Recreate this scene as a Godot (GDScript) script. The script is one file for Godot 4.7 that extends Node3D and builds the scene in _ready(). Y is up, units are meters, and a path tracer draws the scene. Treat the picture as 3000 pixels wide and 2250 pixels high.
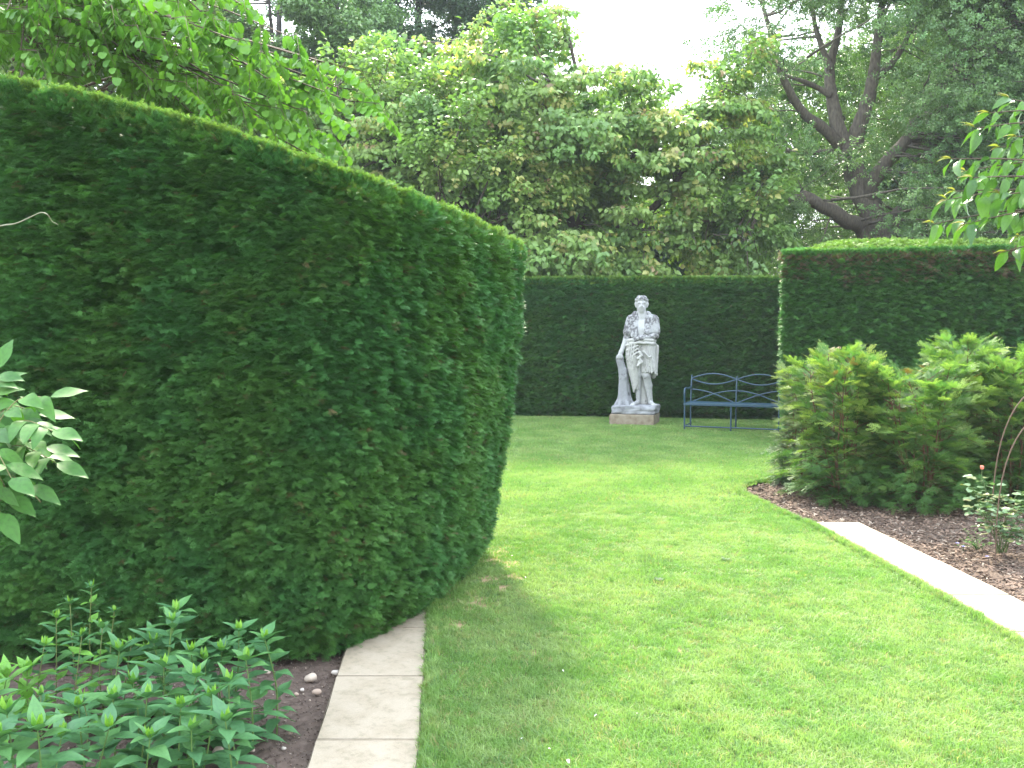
extends Node3D
# A yew-hedged garden: lawn walk between stone edgings, clipped hedges, a weathered statue, a blue bench, trees behind.
# World: metres, y up, the photographer stands at the origin looking along -z. "d" below is distance in front of that spot.

const F := 3009.0            # focal length in pixels of the 3000 px wide photograph
const EYE := Vector3(0, 1.65, 0)
const PITCH := 0.0647
var rng := RandomNumberGenerator.new()
var noise := FastNoiseLite.new()
var taken := {}
var leaf_grain: NoiseTexture2D

func _ready() -> void:
	setting_light()
	noise.seed = 7
	noise.noise_type = FastNoiseLite.TYPE_SIMPLEX_SMOOTH
	noise.fractal_type = FastNoiseLite.FRACTAL_FBM
	noise.fractal_octaves = 3
	noise.frequency = 1.0
	build_ground()
	build_hedges()
	build_trees()
	build_shrubs()
	build_statue()
	build_bench()
	build_foreground()
	build_small_things()

func setting_light() -> void:
	var cam := Camera3D.new()
	cam.name = "camera"
	cam.fov = rad_to_deg(2.0 * atan(1125.0 / F))
	cam.near = 0.05
	cam.far = 600.0
	cam.position = EYE
	cam.rotation = Vector3(-PITCH, 0, 0)
	add_child(cam)
	cam.current = true
	var env := Environment.new()
	env.background_mode = Environment.BG_SKY
	var sky := Sky.new()
	var sm := ProceduralSkyMaterial.new()
	sm.sky_top_color = Color(0.88, 0.93, 1.0)
	sm.sky_horizon_color = Color(0.99, 0.99, 1.0)
	sm.sky_curve = 0.25
	sm.sky_energy_multiplier = 1.25
	sm.ground_bottom_color = Color(0.35, 0.38, 0.3)
	sm.ground_horizon_color = Color(0.8, 0.82, 0.8)
	sm.sun_angle_max = 40.0
	sky.sky_material = sm
	env.sky = sky
	env.tonemap_mode = Environment.TONE_MAPPER_LINEAR
	env.tonemap_exposure = 3.5
	env.fog_enabled = true
	env.fog_density = 0.0007
	env.fog_light_color = Color(0.93, 0.96, 1.0)
	env.sdfgi_enabled = true
	env.ssao_enabled = true
	env.ssil_enabled = true
	var we := WorldEnvironment.new()
	we.name = "world_environment"
	we.environment = env
	add_child(we)
	var sun := DirectionalLight3D.new()
	sun.name = "sun"
	sun.light_energy = 1.6
	sun.light_color = Color(1.0, 0.96, 0.88)
	sun.light_angular_distance = 5.5
	sun.shadow_enabled = true
	add_child(sun)
	# the sun stands ahead of the viewer, a little to the left, about 43 degrees up
	var el := deg_to_rad(43.0)
	var az := deg_to_rad(6.5)
	var to_sun := Vector3(-sin(az) * cos(el), sin(el), -cos(az) * cos(el))
	sun.look_at_from_position(Vector3.ZERO, -to_sun, Vector3.UP)

# ---------------------------------------------------------------- helpers
func at(px: float, py: float, d: float) -> Vector3:
	var v := Vector3((px - 1500.0) / F, (1125.0 - py) / F, -1.0).rotated(Vector3.RIGHT, -PITCH)
	return EYE + v * (d / -v.z)

func gnd(px: float, py: float, y := 0.0) -> Vector3:
	var v := Vector3((px - 1500.0) / F, (1125.0 - py) / F, -1.0).rotated(Vector3.RIGHT, -PITCH)
	return EYE + v * ((y - EYE.y) / v.y)

func rr(a: float, b: float) -> float:
	return rng.randf_range(a, b)

func rdir() -> Vector3:
	return Vector3(rng.randfn(), rng.randfn(), rng.randfn()).normalized()

func numbered(called: String) -> String:
	taken[called] = taken.get(called, 0) + 1
	return called if taken[called] == 1 else "%s_%03d" % [called, taken[called] - 1]

func tag(o: Node, label: String, category: String, group := "") -> void:
	o.set_meta("label", label)
	o.set_meta("category", category)
	if group:
		o.set_meta("group", group)

func thing(called: String, label: String, category: String, where := Vector3.ZERO, turn := 0.0, group := "") -> Node3D:
	var o := Node3D.new()
	o.name = numbered(called)
	o.position = where
	o.rotation.y = turn
	tag(o, label, category, group)
	add_child(o)
	return o

func part(called: String, mesh: Mesh, m: Material, parent: Node, t := Transform3D()) -> MeshInstance3D:
	var o := MeshInstance3D.new()
	o.name = called
	o.mesh = mesh
	o.material_override = m
	o.transform = t
	parent.add_child(o, true)
	return o

func scatter(called: String, mesh: Mesh, m: Material, xf: Array, cols: Array, parent: Node) -> MultiMeshInstance3D:
	var mm := MultiMesh.new()
	mm.transform_format = MultiMesh.TRANSFORM_3D
	mm.use_colors = true
	mm.mesh = mesh
	mm.instance_count = xf.size()
	for i in xf.size():
		mm.set_instance_transform(i, xf[i])
		mm.set_instance_color(i, cols[i])
	var o := MultiMeshInstance3D.new()
	o.name = called
	o.multimesh = mm
	o.material_override = m
	o.set_meta("kind", "stuff")
	parent.add_child(o, true)
	return o

func lin(r: float, g: float, b: float) -> Color:
	return Color(r, g, b).linear_to_srgb()

func matte(r: float, g: float, b: float, rough := 0.85) -> StandardMaterial3D:
	var m := StandardMaterial3D.new()
	m.albedo_color = lin(r, g, b)
	m.roughness = rough
	m.metallic_specular = 0.35
	m.cull_mode = BaseMaterial3D.CULL_DISABLED
	return m

# foliage: colour from the copy (linear), light passes through the blades
func leafy(through := 0.8, rough := 0.5, spec := 0.4) -> StandardMaterial3D:
	var m := StandardMaterial3D.new()
	m.albedo_color = Color.WHITE
	m.vertex_color_use_as_albedo = true
	m.roughness = rough
	m.metallic_specular = spec
	m.cull_mode = BaseMaterial3D.CULL_DISABLED
	m.backlight_enabled = true
	m.backlight = lin(through * 0.85, through, through * 0.45)
	return m

func leaf_mat(r: float, g: float, b: float, through := 0.8, rough := 0.45) -> StandardMaterial3D:
	var m := leafy(through, rough)
	m.vertex_color_use_as_albedo = false
	m.albedo_color = lin(r, g, b)
	if leaf_grain == null:
		leaf_grain = noise_tex(0.035, Color(0.80, 0.80, 0.78), Color(0.95, 0.95, 0.93), Color(1, 1, 0.9), 256, 17, false, 4)
	m.albedo_texture = leaf_grain
	m.uv1_triplanar = true
	m.uv1_scale = Vector3(7, 7, 7)
	return m

func frame(z: Vector3, up: Vector3) -> Basis:
	z = z.normalized()
	var x := up.cross(z)
	if x.length() < 0.001:
		x = Vector3.RIGHT.cross(z)
	x = x.normalized()
	return Basis(x, z.cross(x), z)

func noise_tex(freq: float, a: Color, b: Color, c: Color, size := 512, sd := 1, as_normal := false, octaves := 4) -> NoiseTexture2D:
	var t := NoiseTexture2D.new()
	t.width = size
	t.height = size
	t.seamless = true
	var n := FastNoiseLite.new()
	n.seed = sd
	n.frequency = freq
	n.fractal_octaves = octaves
	t.noise = n
	if as_normal:
		t.as_normal_map = true
		t.bump_strength = 4.0
	else:
		var g := Gradient.new()
		g.set_color(0, a)
		g.set_color(1, c)
		g.add_point(0.5, b)
		t.color_ramp = g
	return t

# mesh from plain arrays, smooth normals
func mesh_of(v: PackedVector3Array, idx: PackedInt32Array, cols := PackedColorArray()) -> ArrayMesh:
	var n := PackedVector3Array()
	n.resize(v.size())
	for i in range(0, idx.size(), 3):
		var a := idx[i]
		var b := idx[i + 1]
		var c := idx[i + 2]
		var f := (v[c] - v[a]).cross(v[b] - v[a])
		n[a] += f
		n[b] += f
		n[c] += f
	for i in n.size():
		n[i] = n[i].normalized() if n[i].length() > 1e-12 else Vector3.UP
	var arr := []
	arr.resize(Mesh.ARRAY_MAX)
	arr[Mesh.ARRAY_VERTEX] = v
	arr[Mesh.ARRAY_NORMAL] = n
	arr[Mesh.ARRAY_INDEX] = idx
	if cols.size():
		arr[Mesh.ARRAY_COLOR] = cols
	var m := ArrayMesh.new()
	m.add_surface_from_arrays(Mesh.PRIMITIVE_TRIANGLES, arr)
	return m

# a growing buffer of triangles
class Buf:
	var v := PackedVector3Array()
	var i := PackedInt32Array()
	var c := PackedColorArray()
	func quad(a: int, b: int, cc: int, d: int) -> void:
		i.append_array([a, b, cc, a, cc, d])
	func add(m: Buf, t: Transform3D) -> void:
		var o := v.size()
		for p in m.v:
			v.append(t * p)
		for k in m.i:
			i.append(o + k)

func done(b: Buf) -> ArrayMesh:
	return mesh_of(b.v, b.i, b.c)

# a round tapering tube along points, closed at the ends
func tube(b: Buf, pts: Array, r0: float, r1: float, sides := 6, wob := 0.0) -> void:
	var n := pts.size()
	var up := Vector3(0.31, 0.87, 0.38)
	var start := b.v.size()
	for k in n:
		var dir: Vector3 = (pts[mini(k + 1, n - 1)] - pts[maxi(k - 1, 0)]).normalized()
		var x := up.cross(dir)
		if x.length() < 0.1:
			x = Vector3.RIGHT.cross(dir)
		x = x.normalized()
		var y := dir.cross(x)
		up = y
		var r := lerpf(r0, r1, float(k) / (n - 1))
		for s in sides:
			var a := TAU * s / sides
			var q := r * (1.0 + wob * noise.get_noise_3dv(pts[k] * 3.0 + Vector3(cos(a), sin(a), 0) * 0.8))
			b.v.append(pts[k] + (x * cos(a) + y * sin(a)) * q)
	for k in n - 1:
		for s in sides:
			var s2 := (s + 1) % sides
			b.quad(start + k * sides + s, start + (k + 1) * sides + s, start + (k + 1) * sides + s2, start + k * sides + s2)
	for e in [0, n - 1]:
		var c := b.v.size()
		b.v.append(pts[e])
		for s in sides:
			var s2 := (s + 1) % sides
			var p := start + int(e) * sides
			if e == 0:
				b.i.append_array([c, p + s, p + s2])
			else:
				b.i.append_array([c, p + s2, p + s])

func smooth_pts(ctrl: Array, steps := 5) -> Array:
	var out := []
	var n := ctrl.size()
	for k in n - 1:
		for s in steps:
			out.append((ctrl[k] as Vector3).cubic_interpolate(ctrl[k + 1], ctrl[maxi(k - 1, 0)], ctrl[mini(k + 2, n - 1)], float(s) / steps))
	out.append(ctrl[n - 1])
	return out

# one leaf: stalk at the origin, blade along +z, face up +y
func leaf_buf(length: float, width: float, shape: String, rows := 5, fold := 0.18, droop := 0.25, stalk := 0.12) -> Buf:
	var b := Buf.new()
	for k in rows + 1:
		var t := float(k) / rows
		var w := 0.0
		match shape:
			"round":
				w = sqrt(maxf(0.0, 1.0 - pow(2.0 * t - 0.92, 2.0) / 1.17)) * (1.0 - 0.25 * t)
			"ovate":
				w = pow(sin(PI * pow(t, 0.72)), 0.85)
			"lance":
				w = pow(sin(PI * pow(t, 0.62)), 1.1)
			"blade":
				w = 1.0 - t * t
		w *= width * 0.5
		var z := length * (stalk + t * (1.0 - stalk))
		var y := -droop * length * t * t
		if k == rows:
			w = 0.0
		var wave := 0.05 * width * sin(t * 9.0)
		b.v.append(Vector3(-w, y + fold * w + wave, z))
		b.v.append(Vector3(0, y, z))
		b.v.append(Vector3(w, y + fold * w - wave, z))
	for k in rows:
		var o := k * 3
		b.quad(o, o + 3, o + 4, o + 1)
		b.quad(o + 1, o + 4, o + 5, o + 2)
	if stalk > 0.02:
		var o := b.v.size()
		var sw := width * 0.025 + 0.0006
		b.v.append_array([Vector3(-sw, 0, 0), Vector3(sw, 0, 0), Vector3(sw, 0, length * stalk * 1.1), Vector3(-sw, 0, length * stalk * 1.1)])
		b.quad(o, o + 3, o + 2, o + 1)
	return b

# box with chamfered edges; rough > 0 breaks the faces up
func block(size: Vector3, bevel: float, rough := 0.0, seg := 1, sd := 0.0) -> ArrayMesh:
	var b := Buf.new()
	var h := size * 0.5
	for f in 6:
		var ax := f / 2
		var sg := 1.0 if f % 2 == 0 else -1.0
		var u := (ax + 1) % 3
		var w := (ax + 2) % 3
		var o := b.v.size()
		for i in seg + 3:
			for j in seg + 3:
				var p := Vector3.ZERO
				p[ax] = sg * h[ax]
				var a := _bv(i, seg, h[u], bevel)
				var c := _bv(j, seg, h[w], bevel)
				p[u] = a
				p[w] = c
				var ei := i == 0 or i == seg + 2
				var ej := j == 0 or j == seg + 2
				if ei or ej:
					p[ax] = sg * (h[ax] - bevel * (0.35 if ei != ej else 0.6))
				if ei:
					p[u] = signf(a) * (h[u] - bevel * 0.35)
				if ej:
					p[w] = signf(c) * (h[w] - bevel * 0.35)
				if rough > 0.0:
					p += p.normalized() * rough * noise.get_noise_3d(p.x * 9.0 + sd, p.y * 9.0, p.z * 9.0)
				b.v.append(p)
		var n := seg + 3
		for i in n - 1:
			for j in n - 1:
				var q := o + i * n + j
				if sg > 0:
					b.quad(q, q + 1, q + n + 1, q + n)
				else:
					b.quad(q, q + n, q + n + 1, q + 1)
	return done(b)

func _bv(i: int, seg: int, h: float, bevel: float) -> float:
	if i == 0:
		return -h
	if i == seg + 2:
		return h
	return lerpf(-h + bevel, h - bevel, float(i - 1) / seg)

# ---------------------------------------------------------------- solids from bones (smooth union of tapered capsules, surface nets)
# bones: [a, b, radius at a, radius at b] ; a fifth entry true carves
func bones_mesh(bones: Array, k: float, cell: float, tint = null) -> ArrayMesh:
	var lo := Vector3(1e9, 1e9, 1e9)
	var hi := -lo
	for bn in bones:
		for e in 2:
			var r: float = bn[2 + e] + cell * 3.0 + k * 0.5
			lo = lo.min(bn[e] - Vector3(r, r, r))
			hi = hi.max(bn[e] + Vector3(r, r, r))
	var nx := int((hi.x - lo.x) / cell) + 2
	var ny := int((hi.y - lo.y) / cell) + 2
	var nz := int((hi.z - lo.z) / cell) + 2
	var f := PackedFloat32Array()
	f.resize(nx * ny * nz)
	f.fill(1.0)
	for bn in bones:
		var a: Vector3 = bn[0]
		var b: Vector3 = bn[1]
		var ra: float = bn[2]
		var rb: float = bn[3]
		var carve: bool = bn.size() > 4
		var m := maxf(ra, rb) + k + cell * 2.0
		var l := (a.min(b) - Vector3(m, m, m) - lo) / cell
		var u := (a.max(b) + Vector3(m, m, m) - lo) / cell
		var ab := b - a
		var den := maxf(ab.length_squared(), 1e-9)
		for z in range(maxi(0, int(l.z)), mini(nz, int(u.z) + 2)):
			for y in range(maxi(0, int(l.y)), mini(ny, int(u.y) + 2)):
				var row := (z * ny + y) * nx
				for x in range(maxi(0, int(l.x)), mini(nx, int(u.x) + 2)):
					var p := lo + Vector3(x, y, z) * cell
					var t := clampf((p - a).dot(ab) / den, 0.0, 1.0)
					var d := p.distance_to(a + ab * t) - lerpf(ra, rb, t)
					var c := f[row + x]
					if carve:
						var h := maxf(k - absf(c + d), 0.0) / k
						f[row + x] = maxf(c, -d) + h * h * k * 0.25
					else:
						var h := maxf(k - absf(c - d), 0.0) / k
						f[row + x] = minf(c, d) - h * h * k * 0.25
	var id := PackedInt32Array()
	id.resize(nx * ny * nz)
	id.fill(-1)
	var v := PackedVector3Array()
	var sx := 1
	var sy := nx
	var sz := nx * ny
	var off := [0, sx, sy, sx + sy, sz, sx + sz, sy + sz, sx + sy + sz]
	var edges := [[0, 1], [2, 3], [4, 5], [6, 7], [0, 2], [1, 3], [4, 6], [5, 7], [0, 4], [1, 5], [2, 6], [3, 7]]
	for z in nz - 1:
		for y in ny - 1:
			var row := (z * ny + y) * nx
			for x in nx - 1:
				var q := row + x
				var g0 := f[q]
				if g0 > cell * 3.0 or g0 < -cell * 3.0:
					continue
				var neg := 0
				for o in off:
					if f[q + o] < 0.0:
						neg += 1
				if neg == 0 or neg == 8:
					continue
				var s := Vector3.ZERO
				var cnt := 0
				for e in edges:
					var fa := f[q + off[e[0]]]
					var fb := f[q + off[e[1]]]
					if (fa < 0.0) != (fb < 0.0):
						var t := fa / (fa - fb)
						var pa := Vector3(e[0] & 1, (e[0] >> 1) & 1, e[0] >> 2)
						var pb := Vector3(e[1] & 1, (e[1] >> 1) & 1, e[1] >> 2)
						s += pa.lerp(pb, t)
						cnt += 1
				id[q] = v.size()
				v.append(lo + (Vector3(x, y, z) + s / cnt) * cell)
	var idx := PackedInt32Array()
	for z in range(1, nz - 1):
		for y in range(1, ny - 1):
			for x in range(1, nx - 1):
				var q := (z * ny + y) * nx + x
				if id[q] < 0 and id[q - sx - sy] < 0 and id[q - sx] < 0 and id[q - sy] < 0 and id[q - sz] < 0:
					continue
				var neg := f[q] < 0.0
				if neg != (f[q + sx] < 0.0):
					_net(idx, id[q], id[q - sy], id[q - sy - sz], id[q - sz], neg)
				if neg != (f[q + sy] < 0.0):
					_net(idx, id[q], id[q - sz], id[q - sz - sx], id[q - sx], neg)
				if neg != (f[q + sz] < 0.0):
					_net(idx, id[q], id[q - sx], id[q - sx - sy], id[q - sy], neg)
	var cols := PackedColorArray()
	if tint != null:
		cols.resize(v.size())
		for i in v.size():
			cols[i] = tint.call(v[i])
	return mesh_of(v, idx, cols)

func _net(idx: PackedInt32Array, a: int, b: int, c: int, d: int, neg: bool) -> void:
	if a < 0 or b < 0 or c < 0 or d < 0:
		return
	if neg:
		idx.append_array([a, c, b, a, d, c])
	else:
		idx.append_array([a, b, c, a, c, d])

# ---------------------------------------------------------------- ground, lawn, beds, edging stones
var lawn_poly := PackedVector2Array()    # x, d
var left_edge := [Vector2(-0.22, -1.0), Vector2(-0.27, 1.5), Vector2(-0.335, 3.7), Vector2(-0.385, 4.5), Vector2(-0.44, 5.35), Vector2(-0.52, 6.3), Vector2(-0.62, 7.2)]
var right_edge := [Vector2(2.78, -1.0), Vector2(2.74, 2.0), Vector2(2.66, 4.2), Vector2(2.59, 5.15), Vector2(2.535, 6.2), Vector2(2.47, 7.1), Vector2(2.385, 8.2)]
var bald := []

func lawn_inside(x: float, d: float) -> bool:
	return Geometry2D.is_point_in_polygon(Vector2(x, d), lawn_poly)

func baldness(x: float, d: float) -> float:
	var m := 0.0
	for b in bald:
		var q: float = Vector2(x - b[0], (d - b[1]) * 0.7).length() / b[2]
		m = maxf(m, 0.95 - q + 0.9 * noise.get_noise_2d(x * 14.0, d * 14.0))
	return clampf((m - 0.12) * 1.3, 0.0, 0.9)

func flat_poly(poly: PackedVector2Array, y: float, skirt: float, uv_lo: Vector2, uv_size: Vector2) -> ArrayMesh:
	var st := SurfaceTool.new()
	st.begin(Mesh.PRIMITIVE_TRIANGLES)
	var tri := Geometry2D.triangulate_polygon(poly)
	for k in range(0, tri.size(), 3):
		var q := [poly[tri[k]], poly[tri[k + 1]], poly[tri[k + 2]]]
		if (q[1] - q[0]).cross(q[2] - q[0]) > 0.0:
			q = [q[0], q[2], q[1]]
		for p in q:
			st.set_normal(Vector3.UP)
			st.set_uv((p - uv_lo) / uv_size)
			st.add_vertex(Vector3(p.x, y, -p.y))
	for k in poly.size():
		var a := poly[k]
		var c := poly[(k + 1) % poly.size()]
		for p in [[a, 0.0], [c, skirt], [c, 0.0], [a, 0.0], [a, skirt], [c, skirt]]:
			st.set_normal(Vector3(c.y - a.y, 0, c.x - a.x).normalized())
			st.set_uv((p[0] - uv_lo) / uv_size)
			st.add_vertex(Vector3(p[0].x, y - p[1], -p[0].y))
	return st.commit()

func soil_grid(x0: float, x1: float, d0: float, d1: float, step: float, y: float, amp: float) -> ArrayMesh:
	var nx := int((x1 - x0) / step) + 1
	var nd := int((d1 - d0) / step) + 1
	var b := Buf.new()
	for j in nd:
		for i in nx:
			var x := x0 + i * step
			var d := d0 + j * step
			b.v.append(Vector3(x, y + amp * (noise.get_noise_2d(x * 3.0, d * 3.0) + 0.55 * noise.get_noise_2d(x * 14.0, d * 14.0) + 0.4 * rng.randf()), -d))
	for j in nd - 1:
		for i in nx - 1:
			var q := j * nx + i
			b.quad(q, q + nx, q + nx + 1, q + 1)
	return done(b)

func structure(called: String, mesh: Mesh, m: Material) -> MeshInstance3D:
	var o := part(called, mesh, m, self)
	o.set_meta("kind", "structure")
	return o

func build_ground() -> void:
	rng.seed = 11
	var gm := matte(0.05, 0.045, 0.025)
	var pm := PlaneMesh.new()
	pm.size = Vector2(300, 300)
	var g := structure("ground", pm, gm)
	g.position.y = -0.09
	# lawn outline, x and distance
	var pts := []
	for p in left_edge:
		pts.append(p)
	for p in [Vector2(-1.2, 8.2), Vector2(-3.0, 8.8), Vector2(-6.5, 9.2), Vector2(-6.5, 17.6), Vector2(10.0, 16.6), Vector2(10.0, 10.9), Vector2(4.0, 10.6), Vector2(2.85, 10.35)]:
		pts.append(p)
	for q in [[2250, 1408], [2190, 1419], [2168, 1432], [2176, 1446], [2215, 1463], [2285, 1499]]:
		var v := gnd(q[0], q[1])
		pts.append(Vector2(v.x, -v.z))
	for k in right_edge.size():
		pts.append(right_edge[right_edge.size() - 1 - k])
	for p in pts:
		lawn_poly.append(p)
	for q in [[1455, 1618, 0.16], [1492, 1652, 0.13], [1437, 1642, 0.15], [1500, 1692, 0.1], [1476, 1725, 0.12], [1398, 1768, 0.16], [1345, 1835, 0.12], [1430, 1700, 0.12], [1560, 1920, 0.05], [1985, 1905, 0.07]]:
		var v := gnd(q[0], q[1])
		bald.append([v.x, -v.z, q[2]])
	var im := Image.create(1024, 1280, false, Image.FORMAT_RGB8)
	for j in 1280:
		for i in 1024:
			var x := -6.0 + 16.0 * i / 1024.0
			var d := -2.0 + 20.0 * j / 1280.0
			var n := noise.get_noise_2d(x * 2.0, d * 2.0)
			var f := rng.randf()
			var c := Color(0.075, 0.125, 0.03).lerp(Color(0.11, 0.12, 0.045), clampf(0.4 + n + 0.4 * (f - 0.5), 0, 1))
			if x > -1.2 and x < 1.5 and d > 4.0 and d < 8.0:
				c = c.lerp(Color(0.30, 0.21, 0.125) * (0.7 + 0.6 * f), baldness(x, d))
			im.set_pixel(i, j, c.linear_to_srgb())
	var lm := StandardMaterial3D.new()
	lm.albedo_texture = ImageTexture.create_from_image(im)
	lm.roughness = 0.95
	lm.metallic_specular = 0.2
	structure("lawn", flat_poly(lawn_poly, 0.0, 0.06, Vector2(-6, -2), Vector2(16, 20)), lm)
	build_grass()
	# earth beds
	var sm := matte(1, 1, 1, 0.95)
	sm.albedo_texture = noise_tex(0.03, lin(0.056, 0.040, 0.032), lin(0.088, 0.064, 0.050), lin(0.14, 0.11, 0.09), 512, 3, false, 5)
	sm.uv1_triplanar = true
	sm.uv1_world_triplanar = true
	sm.uv1_scale = Vector3(1.7, 1.7, 1.7)
	structure("soil", soil_grid(-5.0, -0.28, -1.0, 7.4, 0.02, -0.035, 0.022), sm)
	var mm := matte(1, 1, 1, 0.95)
	mm.albedo_texture = noise_tex(0.05, lin(0.05, 0.034, 0.024), lin(0.09, 0.063, 0.045), lin(0.16, 0.12, 0.09), 512, 5, false, 5)
	mm.uv1_triplanar = true
	mm.uv1_world_triplanar = true
	mm.uv1_scale = Vector3(1.9, 1.9, 1.9)
	structure("mulch", soil_grid(2.1, 9.0, -1.0, 11.2, 0.035, -0.035, 0.03), mm)
	build_litter()
	# edging stones
	slabs("edging_path", left_edge, -1, [-0.35, 0.36, 1.06, 1.77, 2.47, 3.18, 3.89, 4.6, 5.33, 6.05, 6.7], 0.43, 0.40)
	slabs("edging_path", right_edge, 1, [-0.35, 0.35, 1.05, 1.76, 2.46, 3.16, 3.87, 4.57, 5.27, 5.98, 6.85, 7.6, 8.16], 0.40, 0.40)

func edge_x(edge: Array, d: float) -> float:
	for k in edge.size() - 1:
		if d <= edge[k + 1].y:
			return lerpf(edge[k].x, edge[k + 1].x, (d - edge[k].y) / (edge[k + 1].y - edge[k].y))
	return edge[edge.size() - 1].x

func stone_texture(sd: int) -> ImageTexture:
	var im := Image.create(384, 384, false, Image.FORMAT_RGB8)
	for j in 384:
		for i in 384:
			var a := noise.get_noise_3d(i * 0.012, j * 0.012, sd * 7.0)
			var b := noise.get_noise_3d(i * 0.05, j * 0.05, sd * 5.0 + 3.0)
			var c := noise.get_noise_3d(i * 0.3, j * 0.3, sd * 3.0)
			var q := Color(0.315, 0.268, 0.20)
			q = q.lerp(Color(0.27, 0.225, 0.16), clampf(0.35 + a * 1.1 + b * 0.5, 0, 1))
			q = q.lerp(Color(0.20, 0.185, 0.13), clampf((b + a * 0.5 - 0.22) * 1.3, 0, 0.35))
			q = q * (1.0 + 0.16 * c + 0.07 * (rng.randf() - 0.5))
			im.set_pixel(i, j, q.linear_to_srgb())
	return ImageTexture.create_from_image(im)

func slabs(called: String, edge: Array, side: int, joints: Array, w0: float, w1: float) -> void:
	var o := Node3D.new()
	o.name = numbered(called)
	o.set_meta("kind", "structure")
	add_child(o)
	var mats := []
	for k in 3:
		var m := StandardMaterial3D.new()
		m.albedo_texture = stone_texture(k + 1 + (side + 1) * 2)
		m.uv1_triplanar = true
		m.uv1_world_triplanar = true
		m.uv1_scale = Vector3(1.1, 1.1, 1.1)
		m.roughness = 0.9
		m.metallic_specular = 0.3
		mats.append(m)
	for k in joints.size() - 1:
		var gap := 0.0016
		var b := Buf.new()
		var rows := 4
		var ys := rr(-0.0015, 0.0015)
		# rings of the top outline at three levels make the worn arris
		var outline := []
		for i in rows + 1:
			var d: float = lerpf(joints[k] + gap, joints[k + 1] - gap, float(i) / rows)
			outline.append(Vector2(edge_x(edge, d) + side * 0.012, d))
		for i in rows + 1:
			var d: float = lerpf(joints[k + 1] - gap, joints[k] + gap, float(i) / rows)
			outline.append(Vector2(edge_x(edge, d) + side * lerpf(w0, w1, float(k) / joints.size()), d))
		var cen := Vector2.ZERO
		for p in outline:
			cen += p / outline.size()
		var n := outline.size()
		for lv in [[-0.05, 0.0], [0.006, 0.0], [0.011, 0.003], [0.013, 0.008]]:
			for p in outline:
				var q: Vector2 = p + (cen - p).normalized() * lv[1]
				b.v.append(Vector3(q.x, lv[0] + ys, -q.y))
		var flip := side < 0
		for lv in 3:
			for i in n:
				var i2 := (i + 1) % n
				if flip:
					b.quad(lv * n + i, lv * n + i2, lv * n + n + i2, lv * n + n + i)
				else:
					b.quad(lv * n + i, lv * n + n + i, lv * n + n + i2, lv * n + i2)
		# flat top
		for i in rows:
			var a := 3 * n + i
			var c := 3 * n + (2 * rows + 1 - i)
			if flip:
				b.quad(a, c, c - 1, a + 1)
			else:
				b.quad(a, a + 1, c - 1, c)
		part("slab", done(b), mats[rng.randi() % 3], o)

func tuft(blades: int, hgt: float, w: float, spread: float) -> ArrayMesh:
	var b := Buf.new()
	for k in blades:
		var a := rr(0, TAU)
		var p := Vector3(cos(a), 0, sin(a)) * spread * sqrt(rng.randf())
		var lean := Vector3(rng.randfn(), 0, rng.randfn()) * 0.38
		var h := hgt * rr(0.6, 1.15)
		var side := Vector3(rng.randfn(), 0, rng.randfn()).normalized() * w * 0.5
		var m := p + (Vector3.UP + lean * 0.5) * h * 0.55
		var t := p + (Vector3.UP * 0.85 + lean * 1.35) * h
		var o := b.v.size()
		b.v.append_array([p - side, p + side, m + side * 0.8, m - side * 0.8, t])
		b.quad(o, o + 1, o + 2, o + 3)
		b.i.append_array([o + 3, o + 2, o + 4])
	return done(b)

func grass_color(x: float, d: float) -> Color:
	var n := noise.get_noise_2d(x * 1.1 + 40.0, d * 0.8)
	var n2 := noise.get_noise_2d(x * 4.0 - 9.0, d * 4.0)
	var c := Color(0.175, 0.31, 0.08).lerp(Color(0.285, 0.39, 0.14), clampf(0.45 + n * 1.2 + n2 * 0.8, 0, 1))
	if rng.randf() < 0.05:
		c = Color(0.36, 0.33, 0.15)
	elif rng.randf() < 0.10:
		c = Color(0.13, 0.24, 0.09)
	return c * rr(0.78, 1.2)

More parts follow.
